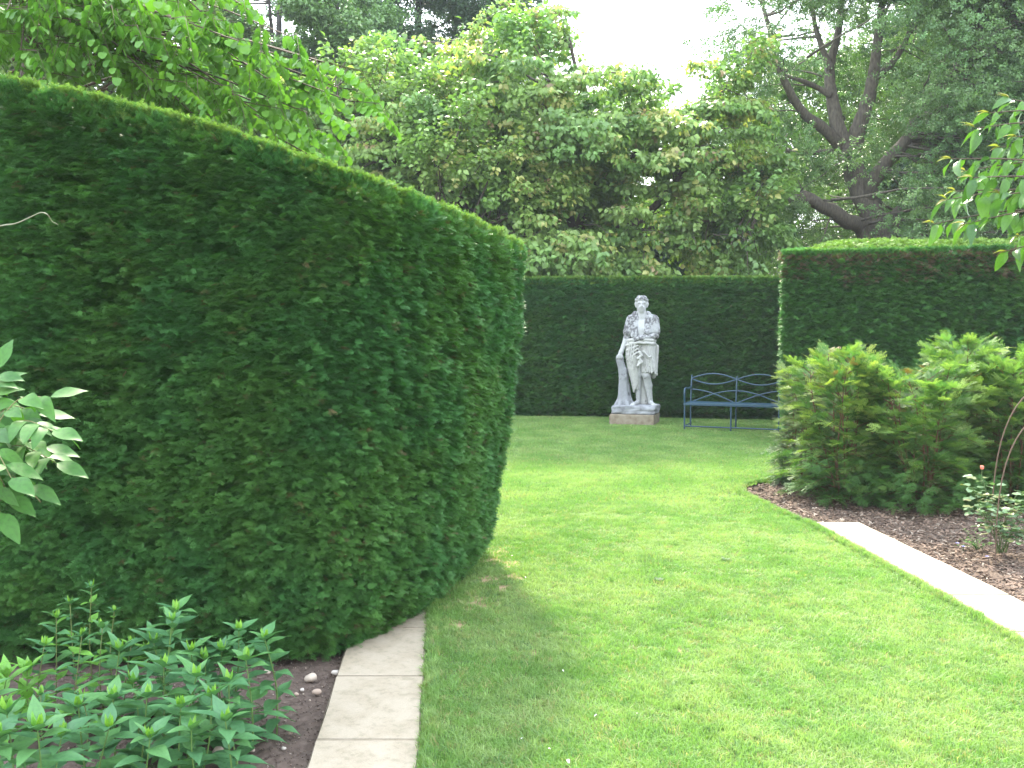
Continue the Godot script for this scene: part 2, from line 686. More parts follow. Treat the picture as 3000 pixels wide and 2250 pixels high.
func build_grass() -> void:
	rng.seed = 21
	var gm := leafy(0.95, 0.5, 0.4)
	var near := tuft(16, 0.032, 0.0034, 0.035)
	var far := tuft(18, 0.036, 0.006, 0.075)
	var edge := tuft(12, 0.055, 0.0034, 0.02)
	var o := Node3D.new()
	o.name = "grass"
	tag(o, "short mown green grass covering the whole lawn", "grass")
	o.set_meta("kind", "stuff")
	add_child(o)
	var xf := []
	var cl := []
	for k in 46000:
		var d := 2.6 + 6.4 * pow(rng.randf(), 1.25)
		var x := rr(-0.7, 2.8)
		if absf(x) > d * 0.52 + 0.3 or not lawn_inside(x, d) or rng.randf() < baldness(x, d) * 1.1:
			continue
		var s := rr(0.7, 1.15)
		xf.append(Transform3D(Basis(Vector3.UP, rr(0, TAU)).scaled(Vector3(1, s * (0.92 + 0.5 * noise.get_noise_2d(x * 2.5, d * 2.5)), 1)), Vector3(x, -0.001, -d)))
		cl.append(grass_color(x, d))
	scatter("near_grass", near, gm, xf, cl, o)
	xf = []
	cl = []
	for k in 52000:
		var d := 8.6 + 8.6 * rng.randf()
		var x := rr(-2.0, 6.5)
		if not lawn_inside(x, d):
			continue
		xf.append(Transform3D(Basis(Vector3.UP, rr(0, TAU)).scaled(Vector3(1, rr(0.7, 1.1), 1)), Vector3(x, -0.001, -d)))
		cl.append(grass_color(x, d))
	scatter("far_grass", far, gm, xf, cl, o)
	xf = []
	cl = []
	for e in [[left_edge, 1.0], [right_edge, -1.0]]:
		for k in 1500:
			var d := rr(2.5, 8.1)
			var x: float = edge_x(e[0], d) + e[1] * rr(-0.004, 0.05)
			if d > 6.0 and e[1] > 0:
				continue
			var lean := Basis(Vector3(0, 0, 1), e[1] * rr(0.0, 0.5))
			xf.append(Transform3D(lean * Basis(Vector3.UP, rr(0, TAU)) * Basis().scaled(Vector3.ONE * rr(0.6, 1.1)), Vector3(x, -0.002, -d)))
			cl.append(grass_color(x, d))
	# ragged tufts along the mulch tip and at the foot of the hedge corner
	for k in 700:
		var i := rng.randi_range(14, 21)
		var a := lawn_poly[i % lawn_poly.size()]
		var c := lawn_poly[(i + 1) % lawn_poly.size()]
		var p := a.lerp(c, rng.randf())
		xf.append(Transform3D(Basis(Vector3.UP, rr(0, TAU)).scaled(Vector3.ONE * rr(0.6, 1.0)), Vector3(p.x + rr(-0.05, 0.01), -0.002, -p.y + rr(-0.03, 0.03))))
		cl.append(grass_color(p.x, p.y))
	scatter("edge_grass", edge, gm, xf, cl, o)

func build_litter() -> void:
	rng.seed = 31
	var b := Buf.new()
	# a crumb: squashed irregular octahedron
	b.v.append_array([Vector3(1, 0.1, 0.1), Vector3(-0.9, -0.1, 0.2), Vector3(0.1, 0.55, 0), Vector3(0, -0.5, 0.1), Vector3(0.2, 0, 0.8), Vector3(-0.1, 0.1, -0.85)])
	b.i.append_array([0, 2, 4, 4, 2, 1, 1, 2, 5, 5, 2, 0, 0, 4, 3, 4, 1, 3, 1, 5, 3, 5, 0, 3])
	var crumb := done(b)
	var cm := matte(1, 1, 1, 0.95)
	cm.vertex_color_use_as_albedo = true
	var xf := []
	var cl := []
	for k in 15000:
		var d := rr(2.9, 5.4)
		var x := rr(-2.2, -0.72)
		var s := 0.0022 + 0.006 * pow(rng.randf(), 4.0)
		xf.append(Transform3D(Basis.from_euler(Vector3(rr(0, 6), rr(0, 6), rr(0, 6))).scaled(Vector3(s, s * 0.8, s)), Vector3(x, -0.032 + 0.022 * (noise.get_noise_2d(x * 3.0, d * 3.0) + 0.55 * noise.get_noise_2d(x * 14.0, d * 14.0) + 0.3), -d)))
		var c := Color(0.09, 0.066, 0.052) * rr(0.6, 1.7)
		if rng.randf() < 0.09:
			c = Color(0.28, 0.23, 0.18) * rr(0.7, 1.2)
		cl.append(c)
	var o := Node3D.new()
	o.name = "soil_crumbs"
	tag(o, "loose brown crumbs and grit on the earth bed", "soil")
	o.set_meta("kind", "stuff")
	add_child(o)
	scatter("crumbs", crumb, cm, xf, cl, o)
	var chip := block(Vector3(0.034, 0.004, 0.011), 0.0012, 0.002, 2)
	xf = []
	cl = []
	for k in 26000:
		var d := rr(4.6, 10.4)
		var x := rr(2.15, 5.2)
		if lawn_inside(x, d):
			continue
		if d < 8.25 and x < edge_x(right_edge, d) + 0.39:
			continue
		if x > d * 0.52 + 0.4:
			continue
		var s := rr(0.45, 1.4)
		xf.append(Transform3D(Basis.from_euler(Vector3(rr(-0.5, 0.5), rr(0, 6), rr(-0.5, 0.5))).scaled(Vector3(s, s, s)), Vector3(x, -0.026 + 0.03 * (noise.get_noise_2d(x * 3.0, d * 3.0) + 0.55 * noise.get_noise_2d(x * 14.0, d * 14.0) + 0.3), -d)))
		var c := Color(0.11, 0.076, 0.055) * rr(0.5, 1.7)
		if rng.randf() < 0.1:
			c = Color(0.27, 0.22, 0.17) * rr(0.7, 1.2)
		cl.append(c)
	var o2 := Node3D.new()
	o2.name = "bark_mulch"
	tag(o2, "brown bark chips covering the bed under the young yews", "mulch")
	o2.set_meta("kind", "stuff")
	add_child(o2)
	scatter("chips", chip, cm, xf, cl, o2)

# ---------------------------------------------------------------- yew foliage and clipped hedges
# a flat yew spray: a stem along +z with needles in two ranks and side shoots
func yew_spray(length: float, needle: float, nw: float, shoots: int, pairs: int) -> Buf:
	var b := Buf.new()
	var stems := [[Vector3.ZERO, Vector3(0, 0, 1), length]]
	for k in shoots:
		var sg := 1.0 if k % 2 == 0 else -1.0
		var t := 0.15 + 0.55 * (k / 2) / maxf(1.0, shoots / 2.0)
		stems.append([Vector3(0, -0.12 * length * t * t, t * length), Vector3(sg * rr(0.6, 0.9), rr(-0.12, 0.12), 0.75).normalized(), length * (0.62 - 0.3 * t)])
	for s in stems:
		var dir: Vector3 = s[1]
		var side := Vector3.UP.cross(dir).normalized()
		var n := maxi(3, int(pairs * s[2] / length))
		for k in n:
			var t := (k + 0.5) / n
			var p: Vector3 = s[0] + dir * s[2] * t + Vector3(0, -0.14 * s[2] * t * t, 0)
			for sg in [-1.0, 1.0]:
				var nd: Vector3 = (side * sg * rr(0.8, 1.1) + dir * rr(0.45, 0.8) + Vector3.UP * rr(-0.1, 0.35)).normalized()
				var nl := needle * (1.1 - 0.45 * t) * rr(0.85, 1.1)
				var ws: Vector3 = nd.cross(Vector3.UP).normalized() * nw * 0.5
				var o := b.v.size()
				b.v.append_array([p - ws * 0.6, p + ws * 0.6, p + nd * nl * 0.6 + ws, p + nd * nl, p + nd * nl * 0.6 - ws])
				b.i.append_array([o, o + 1, o + 2, o, o + 2, o + 4, o + 4, o + 2, o + 3])
	return b

func resample(loop: Array, step: float) -> Array:
	var out := []
	var n := loop.size()
	for k in n:
		var a: Array = loop[k]
		var c: Array = loop[(k + 1) % n]
		var len_: float = (a[0] as Vector3).distance_to(c[0])
		var m := maxi(1, int(ceil(len_ / step)))
		for s in m:
			var t := float(s) / m
			var row := []
			for e in 2:
				row.append((a[e] as Vector3).cubic_interpolate(c[e], loop[(k + n - 1) % n][e], loop[(k + 2) % n][e], t) if a[3] else (a[e] as Vector3).lerp(c[e], t))
			row.append(a[2])
			out.append(row)
	return out

# loop: [foot, top, density factor, curved] going round the hedge; tone(p, v, kind) gives the colour
func hedge(called: String, label: String, loop: Array, dens: float, size: float, sprays: Array, core: Material, fol: Material, tone: Callable, sd: int, dome: float, ledge: float) -> void:
	rng.seed = sd
	var root := thing(called, label, "hedge")
	var ring := resample(loop, 0.18)
	var n := ring.size()
	var area := 0.0
	for k in n:
		var a: Vector3 = ring[k][0]
		var c: Vector3 = ring[(k + 1) % n][0]
		area += a.x * c.z - c.x * a.z
	var sgn := 1.0 if area > 0.0 else -1.0
	var outs := []
	for k in n:
		var t: Vector3 = ring[(k + 1) % n][1] - ring[(k + n - 1) % n][1]
		outs.append(Vector3(t.z, 0, -t.x).normalized() * sgn)
	# older inner growth, set well in from the leafy skin
	var b := Buf.new()
	var levels := [0.0, 0.06, 0.3, 0.6, 0.9, 0.985]
	for k in n:
		for v in levels:
			var p: Vector3 = (ring[k][0] as Vector3).lerp(ring[k][1], v)
			b.v.append(p + outs[k] * (_skin(v) - (0.20 if v < 0.8 else 0.13)) + Vector3.UP * (-0.03 if v > 0.95 else 0.0))
	var L := levels.size()
	for k in n:
		var k2 := (k + 1) % n
		for v in L - 1:
			b.quad(k * L + v, k * L + v + 1, k2 * L + v + 1, k2 * L + v)
	var poly := PackedVector2Array()
	for k in n:
		poly.append(Vector2(b.v[k * L + L - 1].x, b.v[k * L + L - 1].z))
	var tri := Geometry2D.triangulate_polygon(poly)
	for k in range(0, tri.size(), 3):
		b.i.append_array([tri[k] * L + L - 1, tri[k + 1] * L + L - 1, tri[k + 2] * L + L - 1])
	part("inner_growth", done(b), core, root)
	var xf := []
	var cl := []
	for s in sprays:
		xf.append([])
		cl.append([])
	for k in n:
		var k2 := (k + 1) % n
		var a0: Vector3 = ring[k][0]
		var a1: Vector3 = ring[k][1]
		var c0: Vector3 = ring[k2][0]
		var c1: Vector3 = ring[k2][1]
		var ar := a0.distance_to(c0) * a0.distance_to(a1)
		var cnt := int(ar * dens * float(ring[k][2]) + rng.randf())
		for q in cnt:
			var u := rng.randf()
			var v := rng.randf()
			if rng.randf() < 0.05:
				v = 1.0 - 0.015 * rng.randf()
			var p: Vector3 = a0.lerp(c0, u).lerp(a1.lerp(c1, u), v)
			var o: Vector3 = (outs[k] as Vector3).lerp(outs[k2], u).normalized()
			var along := Vector3.UP.cross(o)
			var sx := p.dot(along)
			# small horizontal tiers, with hollows between
			var tier := noise.get_noise_3d(sx * 4.0, p.y * 11.0, sd)
			var fine := noise.get_noise_3d(sx * 13.0, p.y * 30.0, sd + 31.0)
			var big := noise.get_noise_3d(sx * 0.9, p.y * 1.2, sd + 71.0)
			var lift := ledge * (tier * 1.0 + fine * 0.75) + 0.05 * big
			var deep := 0.0
			if q % 5 == 0:
				deep = rr(0.06, 0.17)      # older sprays further in
				lift = 0.0
			elif tier + fine * 0.9 < -0.22:
				deep = rr(0.05, 0.15)      # hollows between the tiers
				lift = 0.0
			p += o * (_skin(v) + lift - deep)
			var dir: Vector3 = (o * rr(0.5, 1.0) + along * rng.randfn() * 0.55 + Vector3.UP * (rr(-0.25, 0.35) + 0.9 * smoothstep(0.94, 1.0, v))).normalized()
			var up: Vector3 = (Vector3.UP * 0.75 + o * 0.6 + rdir() * 0.3).normalized()
			var s := size * rr(0.7, 1.25)
			if rng.randf() < 0.0025:
				s *= rr(1.3, 1.7)          # stray shoots the shears missed
				dir = (dir + Vector3.UP * 0.8).normalized()
			var w := rng.randi() % sprays.size()
			xf[w].append(Transform3D(frame(dir, up).scaled(Vector3.ONE * s), p))
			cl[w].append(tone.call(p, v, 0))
	# clipped top, faintly domed
	var edge_line := PackedVector2Array()
	for k in n:
		edge_line.append(Vector2(ring[k][1].x, ring[k][1].z))
	tri = Geometry2D.triangulate_polygon(edge_line)
	for k in range(0, tri.size(), 3):
		var A: Vector3 = ring[tri[k]][1]
		var B: Vector3 = ring[tri[k + 1]][1]
		var C: Vector3 = ring[tri[k + 2]][1]
		var ar := (B - A).cross(C - A).length() * 0.5
		var cnt := int(ar * dens * 0.7 + rng.randf())
		for q in cnt:
			var u := rng.randf()
			var v := rng.randf()
			if u + v > 1.0:
				u = 1.0 - u
				v = 1.0 - v
			var p := A + (B - A) * u + (C - A) * v
			var near := 1e9
			for e in n:
				var e2 := (e + 1) % n
				near = minf(near, Geometry2D.get_closest_point_to_segment(Vector2(p.x, p.z), edge_line[e], edge_line[e2]).distance_to(Vector2(p.x, p.z)))
			p.y += dome * smoothstep(0.0, 0.5, near) - 0.03 + 0.025 * noise.get_noise_3d(p.x * 5.0, 0, p.z * 5.0) + 0.04 * noise.get_noise_3d(p.x * 1.1, sd, p.z * 1.1) - rng.randf() * 0.05
			var dir := (Vector3.UP * rr(0.0, 0.6) + Vector3(rng.randfn(), 0, rng.randfn()) * 0.8).normalized()
			var w := rng.randi() % sprays.size()
			xf[w].append(Transform3D(frame(dir, rdir() + Vector3.UP).scaled(Vector3.ONE * size * rr(0.6, 1.0) * (1.5 if rng.randf() < 0.02 else 1.0)), p))
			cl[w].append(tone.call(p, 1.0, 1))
	for w in sprays.size():
		scatter("foliage", sprays[w], fol, xf[w], cl[w], root)

func _skin(v: float) -> float:
	return 0.03 * sin(PI * v) - 0.10 * smoothstep(0.10, 0.0, v) - 0.02 * smoothstep(0.97, 1.0, v)

func yew_tone(p: Vector3, v: float, top: int) -> Color:
	var n := noise.get_noise_3d(p.x * 1.3, p.y * 1.3, p.z * 1.3 + 50.0)
	var n2 := noise.get_noise_3d(p.x * 5.0 + 20.0, p.y * 5.0, p.z * 5.0)
	var c := Color(0.056, 0.168, 0.046).lerp(Color(0.080, 0.192, 0.042), clampf(0.5 + n * 1.3 + n2 * 0.6, 0, 1))
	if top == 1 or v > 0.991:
		c = c.lerp(Color(0.19, 0.29, 0.055), 0.5 * rng.randf() + 0.4)    # sunlit fringe of shoots along the top, painted in paler yellow-green
	elif rng.randf() < 0.012 + 0.30 * clampf(n2 - 0.28, 0, 1):
		c = Color(0.11, 0.085, 0.038)                                     # browned sprays
	return c * rr(0.78, 1.22)

func twiggy_tone(p: Vector3, v: float, top: int) -> Color:
	var n2 := noise.get_noise_3d(p.x * 3.0 + 20.0, p.y * 4.0, p.z * 3.0)
	var c := yew_tone(p, minf(v, 0.95), 0)
	# fresh lighter growth in one stretch of the face, darker beyond it
	var fresh := smoothstep(5.9, 5.3, p.x + 0.25 * n2)
	c = c.lerp(Color(0.07, 0.19, 0.04) * rr(0.7, 1.3), fresh * 0.75)
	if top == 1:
		return Color(0.17, 0.28, 0.05) * rr(0.7, 1.2)  # sun on the clipped top, put into the colour as lighter green
	if v > 0.80 and v < 0.985 and rng.randf() < 0.6 * smoothstep(0.84, 0.95, v + n2 * 0.14):
		c = Color(0.16, 0.115, 0.07) * rr(0.6, 1.2)                      # bare clipped twigs below the top edge
	return c

func build_hedges() -> void:
	rng.seed = 40
	var fol := leafy(0.6, 0.5, 0.42)
	var core := matte(0.055, 0.15, 0.04)
	var near_sprays := [done(yew_spray(0.046, 0.016, 0.0048, 2, 5)), done(yew_spray(0.040, 0.016, 0.005, 2, 4)), done(yew_spray(0.058, 0.015, 0.0045, 1, 7))]
	var far_sprays := [done(yew_spray(0.075, 0.026, 0.009, 2, 4)), done(yew_spray(0.07, 0.026, 0.010, 2, 4))]
	# big hedge on the left, its face towards the camera and its rounded end by the lawn
	var loop := []
	for q in [[-700, 1950, -700, 110], [-300, 1950, -300, 170], [0, 1948, 0, 232], [300, 1948, 290, 292], [600, 1950, 600, 368], [850, 1946, 850, 452], [1000, 1926, 1030, 512], [1130, 1876, 1180, 566], [1250, 1812, 1310, 618], [1345, 1735, 1425, 668]]:
		var f := gnd(q[0], q[1])
		loop.append([f, at(q[2], q[3], -f.z), 1.0 if q[0] > -250 else 0.35, true])
	var fe := gnd(1412, 1648)
	loop.append([fe, at(1522, 722, -fe.z), 1.0, true])
	var te: Vector3 = loop[loop.size() - 1][1]
	for q in [[-0.12, -0.55, 0.06, 0.8], [-0.6, -0.95, 0.12, 0.4], [-1.4, -1.0, 0.2, 0.3], [-2.6, -0.75, 0.4, 0.25]]:
		loop.append([fe + Vector3(q[0] - 0.02, 0, q[1]), te + Vector3(q[0], q[2], q[1]), q[3], true])
	loop.append([gnd(-700, 1950) + Vector3(0, 0, -1.7), at(-700, 110, 4.9) + Vector3(0, 0, -1.7), 0.25, false])
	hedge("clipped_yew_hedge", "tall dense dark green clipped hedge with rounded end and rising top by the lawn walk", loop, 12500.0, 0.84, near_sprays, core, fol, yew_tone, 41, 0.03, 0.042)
	# hedge behind the statue
	loop = []
	for q in [[-5.5, 17.4, 2.28], [-1.5, 17.15, 2.28], [0.0, 17.0, 2.28], [2.0, 16.75, 2.28], [4.0, 16.35, 2.27], [6.2, 16.0, 2.26]]:
		loop.append([Vector3(q[0], 0, -q[1]), Vector3(q[0], q[2], -q[1] - 0.08), 1.0, false])
	loop.append([Vector3(6.2, 0, -17.2), Vector3(6.2, 2.26, -17.1), 0.3, false])
	loop.append([Vector3(-5.5, 0, -18.6), Vector3(-5.5, 2.28, -18.5), 0.3, false])
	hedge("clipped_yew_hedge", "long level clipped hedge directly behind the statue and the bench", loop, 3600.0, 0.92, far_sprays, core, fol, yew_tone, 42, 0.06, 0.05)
	# hedge on the right, nearer and a little taller
	loop = []
	var c0 := at(2302, 742, 13.2)
	for q in [[0.0, 0.0, 0.0], [1.2, -0.05, 0.02], [2.6, -0.05, 0.06], [4.5, 0.1, 0.1], [7.0, 0.4, 0.12]]:
		loop.append([Vector3(c0.x + q[0] + 0.04, 0, c0.z - q[1] + 0.05), c0 + Vector3(q[0], q[2], -q[1]), 1.0, false])
	loop.append([Vector3(c0.x + 7.0, 0, c0.z - 2.0), c0 + Vector3(7.0, 0.2, -1.9), 0.3, false])
	loop.append([Vector3(c0.x + 0.62, 0, c0.z - 1.5), c0 + Vector3(0.58, 0.12, -1.5), 0.8, false])
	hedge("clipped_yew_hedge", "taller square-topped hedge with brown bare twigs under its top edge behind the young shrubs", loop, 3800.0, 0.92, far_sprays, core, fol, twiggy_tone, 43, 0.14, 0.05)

# ---------------------------------------------------------------- young loose yews in the mulch bed
func build_shrubs() -> void:
	rng.seed = 50
	var fol := leafy(0.9, 0.55, 0.36)
	var sprays := [done(yew_spray(0.15, 0.029, 0.0078, 4, 9)), done(yew_spray(0.12, 0.027, 0.0078, 3, 8)), done(yew_spray(0.17, 0.029, 0.0078, 2, 11))]
	var bark := matte(0.10, 0.055, 0.03)
	var spots := [
		[2358, 10.15, 1.27, 0.30, 1, "upright young yew with greyish small leaves at the lawn end of the shrub row"],
		[2475, 9.35, 1.36, 0.52, 0, "bushy young yew with bright yellow-green tips, second from the lawn end"],
		[2590, 9.9, 0.98, 0.4, 0, "lower young yew squeezed in the dip between two taller ones"],
		[2700, 9.0, 1.26, 0.58, 2, "spreading young yew with drooping lower boughs over the mulch"],
		[2830, 9.55, 1.42, 0.55, 2, "tallest young yew with reddish stems showing, beside the metal hoops"],
		[2965, 9.15, 1.33, 0.5, 2, "darker young yew standing behind the metal hoops and the rose"],
		[3110, 9.2, 1.3, 0.5, 2, "young yew at the far end of the row from the lawn"]]
	for sp in spots:
		var base := at(sp[0], 1400, sp[1])
		base.y = -0.03
		var root := thing("young_yew_shrub", sp[5], "shrub", base, 0.0, "young yew shrubs in the mulch bed")
		var wood := Buf.new()
		var xf := [[], [], []]
		var cl := [[], [], []]
		var H: float = sp[2]
		var R: float = sp[3]
		var kind: int = sp[4]
		for s in 9:
			var az := TAU * s / 9.0 + rr(-0.3, 0.3)
			var out := Vector3(cos(az), 0, sin(az))
			var lean := rr(0.15, 0.55) * R
			if s == 0:
				lean = 0.03
			var hh := H * rr(0.82, 1.0)
			var p0 := out * 0.05
			var pts := smooth_pts([p0, p0 + out * lean * 0.45 + Vector3.UP * hh * 0.35, out * lean + Vector3(rr(-0.05, 0.05), hh * 0.72, rr(-0.05, 0.05)), out * lean * 1.1 + Vector3(rr(-0.05, 0.05), hh, rr(-0.05, 0.05))], 5)
			tube(wood, pts, 0.011, 0.0025, 5)
			for k in 40:
				var t := 0.05 + 0.95 * (k + rng.randf()) / 40.0
				var fi := t * (pts.size() - 1)
				var a: Vector3 = (pts[int(fi)] as Vector3).lerp(pts[mini(int(fi) + 1, pts.size() - 1)], fi - int(fi))
				var hn := a.y / H
				var ba := az + rng.randfn() * 1.1
				var bd := Vector3(cos(ba), 0, sin(ba))
				var blen := R * (0.24 + 0.58 * pow(clampf(1.0 - hn, 0, 1), 0.6)) * rr(0.5, 1.0)
				if hn < 0.3:
					blen *= rr(1.0, 1.35)
				var rise := lerpf(-0.1, 0.8, hn) + rr(-0.2, 0.2)
				var e := a + bd * blen + Vector3.UP * blen * (rise - 0.15)
				if e.y < 0.06:
					e.y = rr(0.05, 0.1)
				var mid := a.lerp(e, 0.55) + Vector3.UP * blen * 0.16
				var bp := [a, mid, e]
				if k % 2 == 0:
					tube(wood, bp, 0.005, 0.0015, 4)
				var m := int(3 + blen * 18)
				for j in m:
					var u := 0.2 + 0.8 * (j + rng.randf()) / m
					var q: Vector3 = a.lerp(mid, u).lerp(mid.lerp(e, u), u)
					var bdir: Vector3 = (mid.lerp(e, u) - a.lerp(mid, u)).normalized()
					var side := Vector3.UP.cross(bdir).normalized() * (1.0 if j % 2 == 0 else -1.0)
					var dir := (bdir * 0.9 + side * rr(0.2, 0.9) + Vector3.UP * rr(-0.15, 0.5 + 0.6 * hn)).normalized()
					var sc := rr(0.55, 1.0) * (0.75 if kind == 1 else 1.0)
					var w := rng.randi() % 3
					xf[w].append(Transform3D(frame(dir, Vector3.UP + rdir() * 0.6).scaled(Vector3.ONE * sc), q))
					var tip := clampf((u - 0.45) * 1.5, 0, 1) * clampf(hn * 1.9 - 0.1, 0, 1)
					var c := Color(0.075, 0.17, 0.042).lerp(Color(0.42, 0.48, 0.10) if kind < 2 else Color(0.32, 0.43, 0.10), tip * rr(0.3, 1.0))
					if kind == 1:
						c = c.lerp(Color(0.15, 0.18, 0.13), 0.55)
					if rng.randf() < 0.012:
						c = Color(0.22, 0.14, 0.05)
					cl[w].append(c * rr(0.75, 1.3))
		# skirts of drooping sprays down to the mulch
		for k in 200:
			var a := rr(0, TAU)
			var r := R * rr(0.55, 1.08)
			var q := V(cos(a) * r, rr(0.06, 0.42) * H * 0.8, sin(a) * r)
			var w := rng.randi() % 3
			xf[w].append(Transform3D(frame(V(cos(a), rr(-0.7, 0.25), sin(a)) + rdir() * 0.5, Vector3.UP + rdir() * 0.5).scaled(Vector3.ONE * rr(0.6, 1.0)), q))
			cl[w].append(Color(0.07, 0.16, 0.04) * rr(0.8, 1.3))
		part("stems", done(wood), bark, root)
		for w in 3:
			scatter("foliage", sprays[w], fol, xf[w], cl[w], root)

# ---------------------------------------------------------------- trees
# a spray of leaves along a twig (+z)
func leaf_spray(length: float, count: int, leaf: Buf, hang: float, open: float) -> Array:
	var out := []
	for k in count:
		var t := (k + 0.6) / count
		var sg := 1.0 if k % 2 == 0 else -1.0
		var p := Vector3(0, -0.1 * length * t * t, t * length)
		var dir := Vector3(sg * open * rr(0.2, 1.0), -hang + rng.randfn() * 0.45, rr(0.0, 1.0))
		p += Vector3(rng.randfn(), rng.randfn(), rng.randfn()) * length * 0.12
		out.append(Transform3D(frame(dir, Vector3(rng.randfn() * 0.5, 1, rng.randfn() * 0.5)).scaled(Vector3.ONE * rr(0.65, 1.15)), p))
	return out

func spray_mesh(length: float, ts: Array, leaf: Buf) -> ArrayMesh:
	var b := Buf.new()
	tube(b, [Vector3.ZERO, Vector3(0, -0.025 * length, length * 0.5), Vector3(0, -0.1 * length, length)], 0.004, 0.0015, 3)
	for t in ts:
		b.add(leaf, t)
	return done(b)

# a bough arching from s to e; returns the places for sprays: [origin, direction, t]
func bough(wood: Buf, s: Vector3, e: Vector3, rise: float, r: float, count: int, spread: float, droop: float, loose := 0.07) -> Array:
	var L := s.distance_to(e)
	var mid := s.lerp(e, 0.55) + Vector3.UP * rise * L
	var pts := []
	for k in 6:
		var u := k / 5.0
		pts.append(s.lerp(mid, u).lerp(mid.lerp(e, u), u) + rdir() * L * 0.018)
	tube(wood, pts, r, r * 0.25, 4)
	var out := []
	for k in count:
		var u := 0.15 + 0.85 * pow((k + rng.randf()) / count, 0.8)
		var p: Vector3 = s.lerp(mid, u).lerp(mid.lerp(e, u), u)
		var dir: Vector3 = (mid.lerp(e, u) - s.lerp(mid, u)).normalized()
		var side := Vector3.UP.cross(dir).normalized() * (1.0 if k % 2 == 0 else -1.0)
		var tw := spread * L * (1.15 - u) * rng.randf()
		var d2 := (dir * rr(0.3, 0.9) + side * rr(0.3, 1.0)).normalized()
		p += d2 * tw + Vector3.DOWN * droop * tw * tw / maxf(0.2, L) + rdir() * loose * L
		var look := (d2 + dir * 0.4 * u + Vector3.DOWN * (droop * rr(0.1, 0.7)) + Vector3.UP * rr(0, 0.3)).normalized()
		out.append([p, look, u])
	return out

func limb_tube(wood: Buf, ctrl: Array, r0: float, r1: float, wob := 0.25) -> Array:
	var pts := smooth_pts(ctrl, 6)
	tube(wood, pts, r0, r1, 9, wob)
	return pts

func bark_mat(r: float, g: float, b: float, sd: int) -> StandardMaterial3D:
	var m := matte(1, 1, 1, 0.9)
	m.albedo_texture = noise_tex(0.03, lin(r * 0.55, g * 0.55, b * 0.55), lin(r, g, b), lin(r * 1.5, g * 1.5, b * 1.4), 256, sd, false, 4)
	m.uv1_triplanar = true
	m.uv1_world_triplanar = true
	m.uv1_scale = Vector3(2.2, 0.7, 2.2)
	m.normal_enabled = true
	m.normal_texture = noise_tex(0.04, Color.BLACK, Color.GRAY, Color.WHITE, 256, sd + 1, true)
	m.normal_scale = 0.8
	return m

# crown: boughs reaching out over an ellipsoid; from limb points
func crown(root: Node3D, wood: Buf, limbs: Array, cen: Vector3, rad: Vector3, boughs: int, per: int, meshes: Array, fol: Material, tone: Callable, o: Dictionary) -> Array:
	var xf := []
	var cl := []
	for m in meshes:
		xf.append([])
		cl.append([])
	var kept := []
	var more: Array = o.get("extra", [])
	for k in boughs + more.size():
		var d := rdir()
		if d.y < o.get("low", -0.5):
			d.y = rr(o.get("low", -0.5), 0.3)
			d = d.normalized()
		if d.z < 0.0 and rng.randf() < o.get("front", 0.5):
			d.z = -d.z
		var e: Vector3 = cen + d * rad * pow(rng.randf(), 0.45) * rr(0.92, 1.08)
		if k >= boughs:
			e = more[k - boughs]
		elif o.has("keep") and not o.keep.call(e):
			continue
		# start from the nearest limb point that lies further in and lower
		var best := 1e9
		var s := cen
		for l in limbs:
			for p in l:
				var c: float = p.distance_to(e) + 0.5 * maxf(0.0, p.y - e.y) + rr(0, 0.6)
				if c < best:
					best = c
					s = p
		if s.distance_to(e) > o.get("reach", 2.2):
			var from := s
			s = e + (s - e).normalized() * float(o.get("reach", 2.2))
			tube(wood, [from, from.lerp(s, 0.5) + rdir() * 0.08, s], 0.03, 0.02, 4)
		var L := s.distance_to(e)
		var n := int(per * clampf(L / 1.6, 0.5, 1.4))
		for q in bough(wood, s, e, o.get("rise", 0.12), clampf(L * 0.014, 0.008, 0.035), n, o.get("spread", 0.5), o.get("droop", 0.5), o.get("loose", 0.08)):
			var w := rng.randi() % meshes.size()
			var b := frame(q[1], Vector3.UP + rdir() * o.get("mess", 0.35)).scaled(Vector3.ONE * rr(0.75, 1.2))
			var t := Transform3D(b, q[0])
			var c: Color = tone.call(q[0], q[2], (q[0] - cen) / rad)
			xf[w].append(t)
			cl[w].append(c)
	for w in meshes.size():
		kept.append(scatter("foliage", meshes[w], fol, xf[w], cl[w], root))
	return [xf, cl]

func build_trees() -> void:
	build_ironwood()
	build_old_tree()
	build_katsura()
	build_far_trees()

func ironwood_tone(p: Vector3, u: float, rel: Vector3) -> Color:
	var n := noise.get_noise_3d(p.x * 0.7, p.y * 0.9, p.z * 0.7)
	var c := Color(0.16, 0.29, 0.085).lerp(Color(0.25, 0.37, 0.10), clampf(0.5 + n * 1.5, 0, 1))
	var turn := clampf(n * 1.6 + rel.x * 0.35 + rel.y * 0.35 - 0.05, 0, 1) * clampf(u * 1.3, 0, 1)
	if rng.randf() < turn * 0.55:
		c = Color(0.42, 0.43, 0.15) if rng.randf() < 0.92 else Color(0.40, 0.30, 0.18)
	return c * rr(0.75, 1.25)

